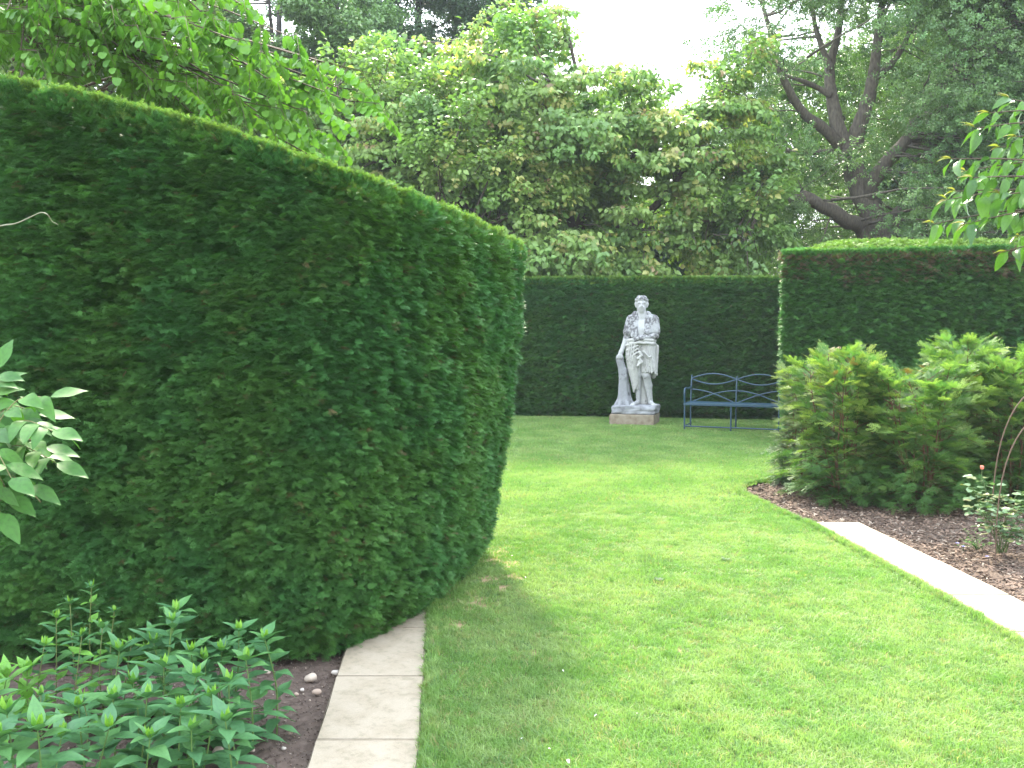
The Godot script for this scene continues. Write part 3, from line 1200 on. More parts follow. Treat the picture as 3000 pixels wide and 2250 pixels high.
func build_ironwood() -> void:
	rng.seed = 60
	var base := at(1640, 1100, 21.5)
	base.y = 0.0
	var root := thing("ironwood_tree", "broad spreading tree with layered drooping green leaves turning yellow, behind the statue hedge", "tree")
	var wood := Buf.new()
	var limbs := []
	var D := 21.0
	limbs.append(limb_tube(wood, [base, at(1640, 900, 21.4), at(1600, 720, 21.2), at(1520, 560, 21), at(1430, 400, 20.8), at(1360, 250, 20.6), at(1310, 130, 20.4)], 0.2, 0.03))
	limbs.append(limb_tube(wood, [base + Vector3(0.1, 0.2, 0), at(1680, 760, 21.0), at(1730, 560, 20.6), at(1760, 380, 20.4), at(1690, 210, 20.3), at(1652, 20, 20.3)], 0.16, 0.012))
	limbs.append(limb_tube(wood, [base + Vector3(0, 0.4, 0), at(1560, 760, 20.8), at(1420, 640, 20.2), at(1250, 520, 19.6), at(1100, 400, 19.2), at(950, 270, 19.2)], 0.15, 0.02))
	limbs.append(limb_tube(wood, [base + Vector3(0.1, 0.4, 0.1), at(1740, 740, 20.4), at(1880, 640, 19.8), at(1990, 520, 19.4), at(2060, 380, 19.2), at(2120, 260, 19.2)], 0.13, 0.008))
	limbs.append(limb_tube(wood, [base + Vector3(0.1, 0.5, 0.2), at(1700, 790, 20.2), at(1800, 700, 19.8), at(1950, 660, 19.4), at(2100, 650, 19.2), at(2200, 690, 19.0)], 0.06, 0.01))
	limbs.append(limb_tube(wood, [base + Vector3(-0.1, 0.5, 0.2), at(1600, 800, 20.2), at(1500, 720, 19.2), at(1400, 650, 18.6), at(1250, 600, 18.4)], 0.1, 0.015))
	limbs.append(limb_tube(wood, [at(1690, 720, 20.8), at(1640, 520, 19.8), at(1600, 360, 19.2), at(1620, 230, 19.0)], 0.1, 0.015))
	limbs.append(limb_tube(wood, [at(1720, 600, 20.6), at(1840, 480, 20), at(1890, 350, 19.8), at(1870, 270, 19.8)], 0.08, 0.008))
	var leaf := leaf_buf(0.12, 0.082, "ovate", 3, 0.22, 0.3, 0.1)
	var sets := []
	var meshes := []
	for k in 3:
		var ts := leaf_spray(0.28, 8, leaf, 0.6, 1.0)
		sets.append(ts)
		meshes.append(spray_mesh(0.28, ts, leaf))
	var fol := leafy(0.95, 0.4, 0.5)
	var cen := at(1560, 560, 20.6)
	var keep := func(e: Vector3) -> bool:
		# outline of the crown as seen across the garden: a peak, a dip to the right, a low right shoulder
		var x := (e.x / -e.z) * F + 1500.0
		var y := 930.0 - (e.y - 1.65) / -e.z * F
		var top := 120.0
		if x < 1000.0:
			top = lerpf(330.0, 150.0, (x - 750.0) / 250.0)
		elif x < 1450.0:
			top = 130.0
		elif x < 1610.0:
			top = 30.0
		elif x < 1700.0:
			top = 150.0
		elif x < 1800.0:
			top = 210.0
		elif x < 2050.0:
			top = lerpf(220.0, 330.0, (x - 1800.0) / 250.0)
		elif x < 2220.0:
			top = 160.0 + 60.0 * rng.randf()
		else:
			top = 500.0
		return y > top - 20.0 and x > 700.0 and x < 2330.0 and e.y > 2.05
	var extra := []
	for q in [[2080, 300], [2150, 235], [2215, 175], [2130, 335], [2050, 390], [2185, 290], [2240, 130], [2230, 330], [2260, 440], [2280, 560], [2180, 480], [1610, 90], [1560, 60], [1480, 110], [1820, 230], [1900, 330]]:
		for k in 2:
			extra.append(at(q[0] + rr(-25, 25), q[1] + rr(-20, 20), rr(18.7, 19.8)))
	var got: Array = crown(root, wood, limbs, cen, Vector3(5.2, 4.0, 3.2), 560, 44, meshes, fol, ironwood_tone, {"low": -0.55, "front": 0.75, "keep": keep, "extra": extra, "reach": 2.0, "rise": 0.10, "spread": 0.6, "droop": 0.7, "mess": 0.6})
	# the lowest front sprays hang close over the hedge: leaves there are single pieces
	var mats := [leaf_mat(0.10, 0.20, 0.05, 0.75), leaf_mat(0.13, 0.225, 0.05, 0.75), leaf_mat(0.22, 0.22, 0.07, 0.75), leaf_mat(0.085, 0.17, 0.05, 0.75)]
	var lm := done(leaf)
	for q in [[1540, 640, 18.2], [1620, 690, 18.0], [1700, 720, 17.9], [1790, 700, 17.9], [1880, 690, 17.8], [1960, 700, 17.9], [2040, 720, 17.9], [2120, 700, 18.0], [2200, 720, 18.0], [1660, 610, 18.2], [2000, 600, 18.1]]:
		var e := at(q[0], q[1] + rr(-15, 15), q[2])
		var s := e + Vector3(rr(-0.5, 0.3), rr(0.1, 0.3), rr(-1.5, -1.1))
		var n := 0
		for b in bough(wood, s, e, 0.12, 0.014, 4, 0.3, 0.7):
			var set_: Array = sets[n % 3]
			n += 1
			var t := Transform3D(frame(b[1] + Vector3.DOWN * 0.3, Vector3.UP + rdir() * 0.3), b[0])
			for lt in set_.slice(0, 7):
				part("leaf", lm, mats[rng.randi() % 4], root, t * lt)
	part("trunk", done(wood), bark_mat(0.09, 0.075, 0.06, 61), root)

func old_tone(p: Vector3, u: float, rel: Vector3) -> Color:
	var n := noise.get_noise_3d(p.x * 0.6, p.y * 0.6, p.z * 0.6 + 9.0)
	var c := Color(0.105, 0.21, 0.07).lerp(Color(0.155, 0.26, 0.085), clampf(0.5 + n * 1.5, 0, 1))
	return c * rr(0.7, 1.25)

func build_old_tree() -> void:
	rng.seed = 70
	var root := thing("old_evergreen_tree", "large old tree with forked leaning trunk and fine dark leaves, rising behind the taller hedge", "tree")
	var wood := Buf.new()
	var limbs := []
	var D := 22.0
	var z := func(x: float, y: float, d: float) -> Vector3: return at(2000.0 + x / 2.212, y / 2.212, d)
	var base := at(2600, 1100, D)
	base.y = 0.0
	limbs.append(limb_tube(wood, [base, z.call(1290, 1650, D), z.call(1270, 1500, D), z.call(1185, 1300, D), z.call(1110, 1100, D), z.call(1060, 960, D)], 0.33, 0.21, 0.35))
	limbs.append(limb_tube(wood, [z.call(1070, 1000, D), z.call(1010, 830, D), z.call(970, 640, D + 0.1), z.call(955, 430, D + 0.2), z.call(1010, 200, D + 0.3), z.call(1030, -60, D + 0.4)], 0.18, 0.05))
	limbs.append(limb_tube(wood, [z.call(1090, 1010, D), z.call(1150, 810, D - 0.1), z.call(1210, 620, D - 0.2), z.call(1245, 430, D - 0.3), z.call(1270, 200, D - 0.3), z.call(1310, -80, D - 0.3)], 0.19, 0.06))
	limbs.append(limb_tube(wood, [z.call(1030, 960, D), z.call(920, 840, D - 0.3), z.call(780, 730, D - 0.6), z.call(690, 590, D - 0.9), z.call(620, 420, D - 1.1), z.call(560, 180, D - 1.2), z.call(500, -20, D - 1.2)], 0.13, 0.03))
	limbs.append(limb_tube(wood, [z.call(1205, 1330, D), z.call(1225, 1190, D - 0.3), z.call(1330, 1040, D - 0.6), z.call(1440, 920, D - 0.8), z.call(1510, 780, D - 1.0)], 0.18, 0.10))
	limbs.append(limb_tube(wood, [z.call(1510, 790, D - 1.0), z.call(1620, 620, D - 1.1), z.call(1780, 420, D - 1.2), z.call(1900, 150, D - 1.3)], 0.08, 0.03))
	limbs.append(limb_tube(wood, [base + Vector3(-0.1, 0.5, 0.2), z.call(1190, 1560, D - 0.2), z.call(1060, 1430, D - 0.7), z.call(900, 1330, D - 1.2), z.call(760, 1270, D - 1.5), z.call(620, 1295, D - 1.7)], 0.18, 0.10))
	limbs.append(limb_tube(wood, [base + Vector3(0.2, 0.6, 0), z.call(1360, 1480, D + 0.6), z.call(1480, 1330, D + 1.2), z.call(1640, 1160, D + 1.4), z.call(1800, 980, D + 1.5)], 0.15, 0.05))
	limbs.append(limb_tube(wood, [z.call(1010, 980, D), z.call(860, 985, D + 0.3), z.call(720, 990, D + 0.5), z.call(600, 930, D + 0.7)], 0.07, 0.03))
	limbs.append(limb_tube(wood, [z.call(960, 620, D), z.call(860, 560, D), z.call(760, 520, D - 0.3), z.call(640, 480, D - 0.5)], 0.07, 0.03))
	limbs.append(limb_tube(wood, [z.call(1230, 520, D), z.call(1380, 380, D), z.call(1480, 180, D), z.call(1560, -40, D)], 0.08, 0.03))
	limbs.append(limb_tube(wood, [z.call(960, 450, D), z.call(880, 240, D), z.call(840, 60, D), z.call(830, -100, D)], 0.07, 0.03))
	var leaf := leaf_buf(0.068, 0.034, "lance", 2, 0.2, 0.2, 0.05)
	var meshes := []
	for k in 2:
		var ts := leaf_spray(0.22, 22, leaf, 0.3, 1.3)
		meshes.append(spray_mesh(0.22, ts, leaf))
	var fol := leafy(0.75, 0.4, 0.5)
	var cen := at(2680, 240, 22.0)
	var keep := func(e: Vector3) -> bool:
		var x := (e.x / -e.z) * F + 1500.0
		var y := 930.0 - (e.y - 1.65) / -e.z * F
		if x < 2010.0 + 70.0 * rng.randf() or e.y < 2.3:
			return false
		# a thin veil in front of the fork, so the limbs stay in view
		if x > 2330.0 and x < 2700.0 and y > 40.0 and y < 780.0 and e.z > -22.6:
			return rng.randf() < 0.08
		if x < 2330.0 and y < 330.0:
			return rng.randf() < 0.8
		return true
	crown(root, wood, limbs, cen, Vector3(5.4, 6.2, 4.0), 620, 58, meshes, fol, old_tone, {"low": -0.75, "front": 0.35, "keep": keep, "reach": 2.3, "rise": 0.08, "spread": 0.9, "droop": 0.45, "mess": 1.1, "loose": 0.17})
	part("trunk", done(wood), bark_mat(0.12, 0.105, 0.085, 71), root)

# weeping strands of round leaves over the big hedge
func build_katsura() -> void:
	rng.seed = 80
	var root := thing("round_leaved_tree", "tree with strings of bright round leaves hanging over the big rounded hedge", "tree")
	var wood := Buf.new()
	var twigs := Buf.new()
	var base := Vector3(-4.6, 0, -9.6)
	limb_tube(wood, [base, Vector3(-4.5, 1.6, -9.5), Vector3(-4.3, 3.2, -9.2), Vector3(-4.0, 4.8, -9.0), Vector3(-3.9, 6.6, -8.9)], 0.17, 0.05)
	var tips := []
	var all := []
	var spots := []
	for k in 30:
		var e := Vector3(rr(-4.6, -1.2), 0, -rr(6.9, 9.0))
		e.y = lerpf(4.1, 2.9, clampf((e.x + 4.6) / 3.4, 0, 1)) + rr(-0.2, 0.5)
		spots.append(e)
	for q in [[150, 60, 7.0], [330, 40, 7.2], [520, 60, 7.0], [700, 120, 7.0], [860, 110, 7.2], [980, 190, 7.4], [250, 170, 7.1], [450, 240, 7.2], [640, 250, 7.3], [830, 260, 7.3], [1000, 260, 7.5], [60, 150, 7.0], [560, 330, 7.5], [760, 340, 7.6], [900, 330, 7.6], [400, 110, 6.9], [620, 60, 7.4], [1040, 300, 7.4], [120, 230, 7.3], [20, 30, 6.9], [730, 30, 7.0]]:
		spots.append(at(q[0], q[1], q[2]))
	for e in spots:
		var s := Vector3(-4.2 + rr(-0.2, 0.3), clampf(e.y + rr(0.2, 1.0), 2.8, 6.3), -9.1 + rr(-0.2, 0.2))
		var mid: Vector3 = s.lerp(e, 0.5) + Vector3.UP * 0.35
		var pts := smooth_pts([s, mid, e], 6)
		tube(twigs, pts, 0.014, 0.004, 5)
		for j in 9:
			var u := 0.35 + 0.65 * (j + rng.randf()) / 9.0
			var p: Vector3 = s.lerp(mid, u).lerp(mid.lerp(e, u), u)
			var dir: Vector3 = ((e - s) * Vector3(1, 0, 1)).normalized().rotated(Vector3.UP, rng.randfn() * 0.7)
			var L := rr(0.35, 0.7)
			var p2 := p + dir * L * 0.6 + Vector3.DOWN * L * 0.12
			var p3 := p + dir * L * rr(0.85, 1.0) + Vector3.DOWN * L * rr(0.45, 0.75)
			tube(twigs, [p, p2, p3], 0.0035, 0.0012, 3)
			var n := int(L / 0.06)
			for k in n:
				var t := 0.12 + 0.88 * k / n
				var q: Vector3 = p.lerp(p2, t).lerp(p2.lerp(p3, t), t)
				var along: Vector3 = (p2.lerp(p3, t) - p.lerp(p2, t)).normalized()
				var side := Vector3.UP.cross(along).normalized()
				for sg in [-1.0, 1.0]:
					var ld: Vector3 = (side * sg * 0.7 + Vector3.DOWN * rr(0.4, 0.9) + along * rr(0.0, 0.6)).normalized()
					var face := (along * -0.4 + Vector3.UP * 0.8 + rdir() * 0.35).normalized()
					all.append([Transform3D(frame(ld, face).scaled(Vector3.ONE * rr(0.65, 1.1) * (1.0 - 0.3 * t)), q), q])
	part("trunk", done(wood), bark_mat(0.10, 0.085, 0.07, 81), root)
	part("twigs", done(twigs), matte(0.07, 0.05, 0.035), root)
	# the 300 nearest leaves in view are single pieces
	all.sort_custom(func(a, b): return a[1].z > b[1].z)
	var leaf := done(leaf_buf(0.112, 0.094, "round", 5, 0.14, 0.12, 0.2))
	var mats := [leaf_mat(0.091, 0.232, 0.030, 0.65), leaf_mat(0.104, 0.256, 0.030, 0.65), leaf_mat(0.073, 0.183, 0.034, 0.65), leaf_mat(0.122, 0.268, 0.037, 0.65)]
	var fol := leafy(0.7, 0.45, 0.4)
	var xf := []
	var cl := []
	var single := 0
	for a in all:
		var v: Vector3 = a[1] - EYE
		var inview := absf(v.x / v.z) < 0.5 and absf(v.y / -v.z + 0.065) < 0.38
		if single < 298 and inview:
			part("leaf", leaf, mats[rng.randi() % 4], root, a[0])
			single += 1
		else:
			xf.append(a[0])
			cl.append(Color(0.105, 0.235, 0.032) * rr(0.7, 1.3))
	scatter("foliage", leaf, fol, xf, cl, root)

func far_tone(p: Vector3, u: float, rel: Vector3) -> Color:
	return Color(0.075, 0.14, 0.07) * rr(0.7, 1.3)

func sunlit_tone(p: Vector3, u: float, rel: Vector3) -> Color:
	return Color(0.15, 0.25, 0.05) * rr(0.75, 1.25)  # brighter yellow-green stands in for sunlit foliage

func mid_tone(p: Vector3, u: float, rel: Vector3) -> Color:
	return Color(0.11, 0.205, 0.06) * rr(0.7, 1.3)

func build_far_trees() -> void:
	rng.seed = 90
	var fol := leafy(0.6, 0.45, 0.45)
	var bark := bark_mat(0.06, 0.055, 0.05, 91)
	var leaf := leaf_buf(0.13, 0.08, "ovate", 2, 0.2, 0.2, 0.05)
	var big := []
	for k in 2:
		var ts := leaf_spray(0.45, 22, leaf, 0.4, 1.2)
		big.append(spray_mesh(0.45, ts, leaf))
	# [px, top py, distance, crown half width, tone, boughs, label, name]
	var list := [
		[1230, -260, 33.0, 4.6, far_tone, 210, "tall dark bluish tree standing beyond the spreading yellow-green tree", "dark_tree"],
		[820, -160, 29.0, 3.6, mid_tone, 190, "mid green tree showing between the round-leaved tree and the dark tree", "leafy_tree"],
		[330, -160, 26.0, 4.4, sunlit_tone, 190, "tree painted in sunlit light green filling the background beyond the big hedge", "leafy_tree"],
		[2480, 120, 33.0, 5.5, sunlit_tone, 170, "tree in painted sunlit yellow-green glimpsed behind the forked trunk", "leafy_tree"],
		[3080, -200, 29.0, 5.0, far_tone, 190, "dark tall tree closing the view to the right of the forked tree", "dark_tree"],
		[1480, 250, 28.0, 5.5, sunlit_tone, 170, "tree in painted sunlit green directly behind the spreading tree, seen through its leaves", "leafy_tree"],
		[1900, 640, 26.0, 4.0, far_tone, 110, "low dark evergreen thicket tree under the spreading tree's canopy", "dark_tree"],
		[1150, 560, 26.0, 4.0, far_tone, 90, "low dark evergreen behind the spreading tree's left boughs", "dark_tree"]]
	for q in list:
		var top := at(q[0], q[1], q[2])
		var base := Vector3(top.x, 0, top.z)
		var root := thing(q[7], q[6], "tree")
		var wood := Buf.new()
		var H := top.y
		var limbs := []
		limbs.append(limb_tube(wood, [base, base + Vector3(0.1, H * 0.3, 0), base + Vector3(-0.1, H * 0.6, 0.1), base + Vector3(0, H * 0.92, 0)], H * 0.028, 0.04))
		for k in 7:
			var a := rr(0, TAU)
			var h0 := H * rr(0.25, 0.6)
			var out := Vector3(cos(a), 0, sin(a)) * float(q[3]) * 0.62
			limbs.append(limb_tube(wood, [base + Vector3(0, h0, 0), base + out * 0.5 + Vector3(0, h0 + H * 0.14, 0), base + out + Vector3(0, h0 + H * 0.3, 0)], 0.09, 0.03))
		var cy := maxf(H * 0.58, 0.0)
		var keep := func(e: Vector3) -> bool:
			var x := (e.x / -e.z) * F + 1500.0
			var y := 930.0 - (e.y - 1.65) / -e.z * F
			return not (x > 1600.0 and x < 2040.0 and y < 300.0) and e.y > 0.9
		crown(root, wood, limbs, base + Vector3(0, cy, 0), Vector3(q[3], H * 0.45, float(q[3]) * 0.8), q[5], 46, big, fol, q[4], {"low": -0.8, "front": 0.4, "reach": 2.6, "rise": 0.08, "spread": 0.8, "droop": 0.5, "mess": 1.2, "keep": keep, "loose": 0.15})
		part("trunk", done(wood), bark, root)

# ---------------------------------------------------------------- statue and bench
func lichen(p: Vector3, base: Color, dark: float) -> Color:
	var n := noise.get_noise_3d(p.x * 24.0, p.y * 20.0, p.z * 24.0)
	var m := noise.get_noise_3d(p.x * 5.0 + 11.0, p.y * 4.0, p.z * 5.0)
	var k := clampf((n * 1.1 + m * 1.1 + dark * 1.9 - 0.58) * 1.5, 0, 1)
	return base.lerp(Color(0.05, 0.047, 0.05), k * 0.85) * (1.0 + 0.15 * n)

func figure_tint(p: Vector3) -> Color:
	# black lichen has settled on the crown of the head, the shoulders and the raised forearm
	var dark := 0.0
	if p.y > 1.87:
		dark = 0.5 * smoothstep(1.89, 1.96, p.y)
	elif p.y > 1.32 and p.y < 1.72:
		dark = 0.40 if absf(p.x - 0.09) > 0.05 or p.y < 1.40 else 0.0
	if p.y > 1.27 and p.y < 1.40 and p.z > 0.1 and p.x > -0.02:
		dark = 0.42
	return lichen(p, Color(0.30, 0.31, 0.305), dark)

func robe_tint(p: Vector3) -> Color:
	return lichen(p, Color(0.33, 0.335, 0.315), -0.03)

func stump_tint(p: Vector3) -> Color:
	return lichen(p, Color(0.215, 0.225, 0.235), 0.1)

func cloak_tint(p: Vector3) -> Color:
	return lichen(p, Color(0.28, 0.29, 0.29), 0.42)

func V(x: float, y: float, z: float) -> Vector3:
	return Vector3(x, y, z)

func build_statue() -> void:
	rng.seed = 100
	var foot := gnd(1861, 1243)
	foot.z = -15.9
	foot.x = 361.0 / F * 15.9
	foot.y = 0.0
	var root := thing("statue", "weathered pale stone statue of a bearded robed man leaning on a tree stump", "statue", foot, deg_to_rad(-6.8))
	var sm := StandardMaterial3D.new()
	sm.vertex_color_use_as_albedo = true
	sm.roughness = 0.88
	sm.metallic_specular = 0.3
	var body := []
	# torso, neck
	body.append([V(0.02, 1.53, 0.0), V(0.18, 1.53, 0.0), 0.105, 0.105])
	body.append([V(-0.02, 1.61, -0.01), V(0.26, 1.61, -0.01), 0.07, 0.07])
	body.append([V(0.10, 1.45, 0.01), V(0.10, 1.24, 0.0), 0.13, 0.14])
	body.append([V(0.09, 1.79, 0.0), V(0.095, 1.66, -0.01), 0.066, 0.082])
	# arm resting on the stump
	body.append([V(-0.05, 1.60, 0.0), V(-0.135, 1.32, 0.03), 0.062, 0.05])
	body.append([V(-0.135, 1.32, 0.03), V(-0.215, 1.12, 0.09), 0.048, 0.032])
	body.append([V(-0.215, 1.12, 0.09), V(-0.245, 1.065, 0.11), 0.034, 0.026])
	for k in 4:
		body.append([V(-0.27 + 0.022 * k, 1.06, 0.12), V(-0.285 + 0.024 * k, 1.02, 0.125), 0.011, 0.009])
	body.append([V(-0.215, 1.09, 0.11), V(-0.195, 1.045, 0.125), 0.012, 0.01])
	# arm folded across the waist
	body.append([V(0.27, 1.60, 0.0), V(0.305, 1.37, 0.05), 0.068, 0.056])
	body.append([V(0.305, 1.37, 0.05), V(0.10, 1.335, 0.17), 0.052, 0.036])
	body.append([V(0.10, 1.335, 0.17), V(0.035, 1.325, 0.178), 0.034, 0.028])
	for k in 4:
		body.append([V(0.03, 1.345 - 0.017 * k, 0.18), V(-0.035 + 0.006 * k, 1.338 - 0.02 * k, 0.165), 0.0105, 0.0085])
	body.append([V(0.06, 1.345, 0.185), V(0.03, 1.365, 0.175), 0.012, 0.009])
	# bare leg on the right, bent a little
	body.append([V(0.17, 1.12, 0.02), V(0.175, 0.765, 0.08), 0.10, 0.066])
	body.append([V(0.175, 0.765, 0.08), V(0.205, 0.60, 0.03), 0.060, 0.062])
	body.append([V(0.205, 0.60, 0.03), V(0.24, 0.36, 0.01), 0.058, 0.036])
	body.append([V(0.24, 0.335, 0.0), V(0.285, 0.315, 0.125), 0.036, 0.026])
	for k in 5:
		body.append([V(0.258 + 0.014 * k, 0.308, 0.12), V(0.268 + 0.017 * k, 0.303, 0.155 - 0.006 * k), 0.012, 0.009])
	# standing leg
	body.append([V(0.02, 1.12, 0.0), V(0.04, 0.78, 0.03), 0.10, 0.07])
	body.append([V(0.04, 0.78, 0.03), V(0.055, 0.37, -0.01), 0.062, 0.036])
	body.append([V(0.055, 0.335, -0.02), V(-0.03, 0.315, 0.10), 0.036, 0.026])
	for k in 5:
		body.append([V(-0.05 + 0.013 * k, 0.308, 0.095 + 0.006 * k), V(-0.072 + 0.015 * k, 0.303, 0.125 + 0.008 * k), 0.012, 0.009])
	# head
	var hc := V(0.092, 1.885, 0.0)
	body.append([hc, hc + V(0, -0.02, 0.012), 0.082, 0.078])
	body.append([hc + V(0, -0.045, 0.04), hc + V(0, -0.09, 0.045), 0.058, 0.05])
	body.append([hc + V(0, -0.105, 0.055), hc + V(0, -0.15, 0.055), 0.046, 0.026])
	body.append([hc + V(-0.03, -0.1, 0.06), hc + V(-0.015, -0.135, 0.066), 0.024, 0.018])
	body.append([hc + V(0.03, -0.1, 0.06), hc + V(0.015, -0.135, 0.066), 0.024, 0.018])
	body.append([hc + V(0, -0.02, 0.094), hc + V(0, -0.058, 0.112), 0.011, 0.017])
	body.append([hc + V(-0.045, -0.008, 0.078), hc + V(-0.008, -0.014, 0.09), 0.014, 0.013])
	body.append([hc + V(0.045, -0.008, 0.078), hc + V(0.008, -0.014, 0.09), 0.014, 0.013])
	body.append([hc + V(-0.024, -0.078, 0.094), hc + V(0.024, -0.078, 0.094), 0.012, 0.012])
	for sg in [-1.0, 1.0]:
		body.append([hc + V(sg * 0.082, -0.02, 0.0), hc + V(sg * 0.082, -0.05, 0.0), 0.022, 0.016])
	for k in 26:
		var a := TAU * k / 13.0
		var ring := k / 13
		var r := 0.083 if ring == 0 else 0.055
		var y := 0.03 if ring == 0 else 0.068
		if ring == 0 and sin(a) > 0.5:
			y = 0.045
		body.append([hc + V(cos(a) * r, y + rr(-0.01, 0.01), sin(a) * r * 0.95), hc + V(cos(a) * r * 0.9, y + 0.012, sin(a) * r * 0.9), 0.024, 0.02])
	for k in 7:
		var a := PI * 1.0 + PI * k / 6.0
		body.append([hc + V(cos(a) * 0.08, -0.03, sin(a) * 0.075), hc + V(cos(a) * 0.075, -0.07, sin(a) * 0.07), 0.026, 0.02])
	for sg in [-1.0, 1.0]:
		body.append([hc + V(sg * 0.03, -0.032, 0.1), hc + V(sg * 0.03, -0.034, 0.1), 0.014, 0.014, true])
	part("figure", bones_mesh(body, 0.022, 0.0085, figure_tint), sm, root)
	# cloak over the shoulders with open front
	var cloak := []
	cloak.append([V(0.0, 1.685, -0.02), V(0.0, 1.40, 0.105), 0.06, 0.048])
	cloak.append([V(0.185, 1.69, -0.02), V(0.175, 1.42, 0.115), 0.06, 0.05])
	cloak.append([V(0.0, 1.69, -0.04), V(0.18, 1.69, -0.04), 0.055, 0.055])
	cloak.append([V(-0.06, 1.61, -0.01), V(-0.115, 1.42, 0.02), 0.086, 0.076])
	cloak.append([V(0.275, 1.61, -0.01), V(0.308, 1.44, 0.035), 0.088, 0.074])
	cloak.append([V(-0.02, 1.63, -0.07), V(0.24, 1.63, -0.07), 0.075, 0.075])
	cloak.append([V(0.02, 1.5, -0.08), V(0.02, 1.2, -0.09), 0.11, 0.12])
	cloak.append([V(0.2, 1.5, -0.08), V(0.2, 1.2, -0.09), 0.11, 0.12])
	for k in 5:
		cloak.append([V(-0.075 + 0.028 * k, 1.66, 0.045), V(-0.06 + 0.018 * k, 1.36, 0.12 + 0.01 * k), 0.018, 0.014])
		cloak.append([V(0.17 + 0.032 * k, 1.665 - 0.008 * k, 0.045), V(0.15 + 0.03 * k, 1.42, 0.15 - 0.015 * k), 0.018, 0.014])
	part("cloak", bones_mesh(cloak, 0.018, 0.01, cloak_tint), sm, root)
	# drapery round the hips: a long fall on the left, a short skirt on the right
	var robe := []
	robe.append([V(0.0, 1.22, 0.0), V(0.18, 1.22, 0.0), 0.135, 0.135])
	robe.append([V(0.19, 1.2, 0.02), V(0.205, 0.87, 0.03), 0.108, 0.104])
	robe.append([V(-0.02, 1.2, 0.03), V(0.0, 0.85, 0.03), 0.11, 0.078])
	robe.append([V(0.0, 0.88, 0.03), V(0.03, 0.56, 0.03), 0.075, 0.04])
	robe.append([V(0.33, 1.2, -0.04), V(0.325, 0.80, -0.03), 0.035, 0.022])
	robe.append([V(0.29, 1.2, -0.06), V(0.285, 0.74, -0.06), 0.055, 0.04])
	robe.append([V(0.13, 1.1, -0.1), V(0.13, 0.34, -0.12), 0.12, 0.10])
	var roll := [V(-0.14, 1.28, 0.03), V(-0.08, 1.30, 0.12), V(0.02, 1.315, 0.165), V(0.14, 1.31, 0.165), V(0.26, 1.30, 0.1), V(0.3, 1.29, 0.0)]
	for k in roll.size() - 1:
		robe.append([roll[k], roll[k + 1], 0.028, 0.028])
		robe.append([roll[k] + V(0.01, -0.045, 0.008), roll[k + 1] + V(0.01, -0.055, 0.008), 0.022, 0.022])
	# long swinging folds, lying on the cloth over the standing leg
	for k in 9:
		var th := lerpf(-1.25, 1.15, k / 8.0)
		var q := 0.4 * (k % 2)
		var ring := []
		for y in [[1.26, 0.0, 0.02, 0.138], [1.05, -0.01, 0.03, 0.118], [0.86, 0.0, 0.03, 0.09], [0.70, 0.015, 0.03, 0.066], [0.50 + 0.02 * k, 0.028, 0.03, 0.045]]:
			ring.append(V(y[1] + sin(th) * y[3] - 0.02 * sin((y[0] - 0.5) * 4.0), y[0], y[2] + cos(th) * (y[3] + 0.004 - 0.008 * q)))
		for n in 4:
			robe.append([ring[n], ring[n + 1], 0.0145, 0.0135])
	# diagonal pull folds from the hip
	for k in 4:
		robe.append([V(-0.14 + 0.01 * k, 1.22 - 0.075 * k, 0.1), V(0.04, 1.27 - 0.05 * k, 0.18), 0.016, 0.012])
	# skirt folds over the bent leg
	for k in 10:
		var th := lerpf(-0.95, 1.45, k / 9.0)
		var hem := 0.81 + 0.012 * sin(k * 2.4) - 0.05 * smoothstep(6.0, 9.0, k)
		var ring := []
		for y in [[1.27, 0.175, 0.01, 0.122], [1.05, 0.185, 0.02, 0.113], [hem, 0.205, 0.03, 0.112 + 0.018 * (k % 2)]]:
			ring.append(V(y[1] + sin(th) * y[3], y[0], y[2] + cos(th) * (y[3] + 0.004)))
		for n in 2:
			robe.append([ring[n], ring[n + 1], 0.0135, 0.015])
	# gathered knot with zigzag ends between them
	for k in 4:
		robe.append([V(0.07 + 0.03 * (k % 2), 1.12 - 0.05 * k, 0.19), V(0.04 + 0.05 * ((k + 1) % 2), 1.08 - 0.055 * k, 0.195), 0.024, 0.02])
	robe.append([V(0.06, 0.98, 0.185), V(0.055, 0.90, 0.175), 0.022, 0.016])
	robe.append([V(0.13, 1.13, 0.19), V(0.21, 1.04, 0.185), 0.018, 0.014])
	robe.append([V(0.21, 1.04, 0.185), V(0.24, 1.06, 0.17), 0.014, 0.012])
	part("robe", bones_mesh(robe, 0.006, 0.0085, robe_tint), sm, root)
	var stump := []
	stump.append([V(-0.15, 0.27, -0.03), V(-0.165, 0.58, -0.01), 0.125, 0.09])
	stump.append([V(-0.165, 0.58, -0.01), V(-0.185, 0.82, 0.03), 0.085, 0.07])
	stump.append([V(-0.185, 0.82, 0.03), V(-0.235, 0.99, 0.07), 0.068, 0.055])
	stump.append([V(-0.235, 0.98, 0.07), V(-0.265, 1.04, 0.09), 0.05, 0.034])
	stump.append([V(-0.235, 0.98, 0.07), V(-0.20, 1.03, 0.08), 0.045, 0.03])
	stump.append([V(-0.165, 0.70, 0.07), V(-0.15, 0.74, 0.09), 0.035, 0.03])
	for a in [0.3, 1.2, 2.2, 3.2, 4.4]:
		stump.append([V(-0.155, 0.5, 0.0), V(-0.155 + cos(a) * 0.14, 0.28, sin(a) * 0.13), 0.05, 0.035])
	for k in 5:
		stump.append([V(-0.24 + 0.03 * k, 0.3, 0.08), V(-0.225 + 0.02 * k, 0.86, 0.085), 0.016, 0.012])
	part("stump", bones_mesh(stump, 0.02, 0.012, stump_tint), sm, root)
	var bm := matte(1, 1, 1, 0.9)
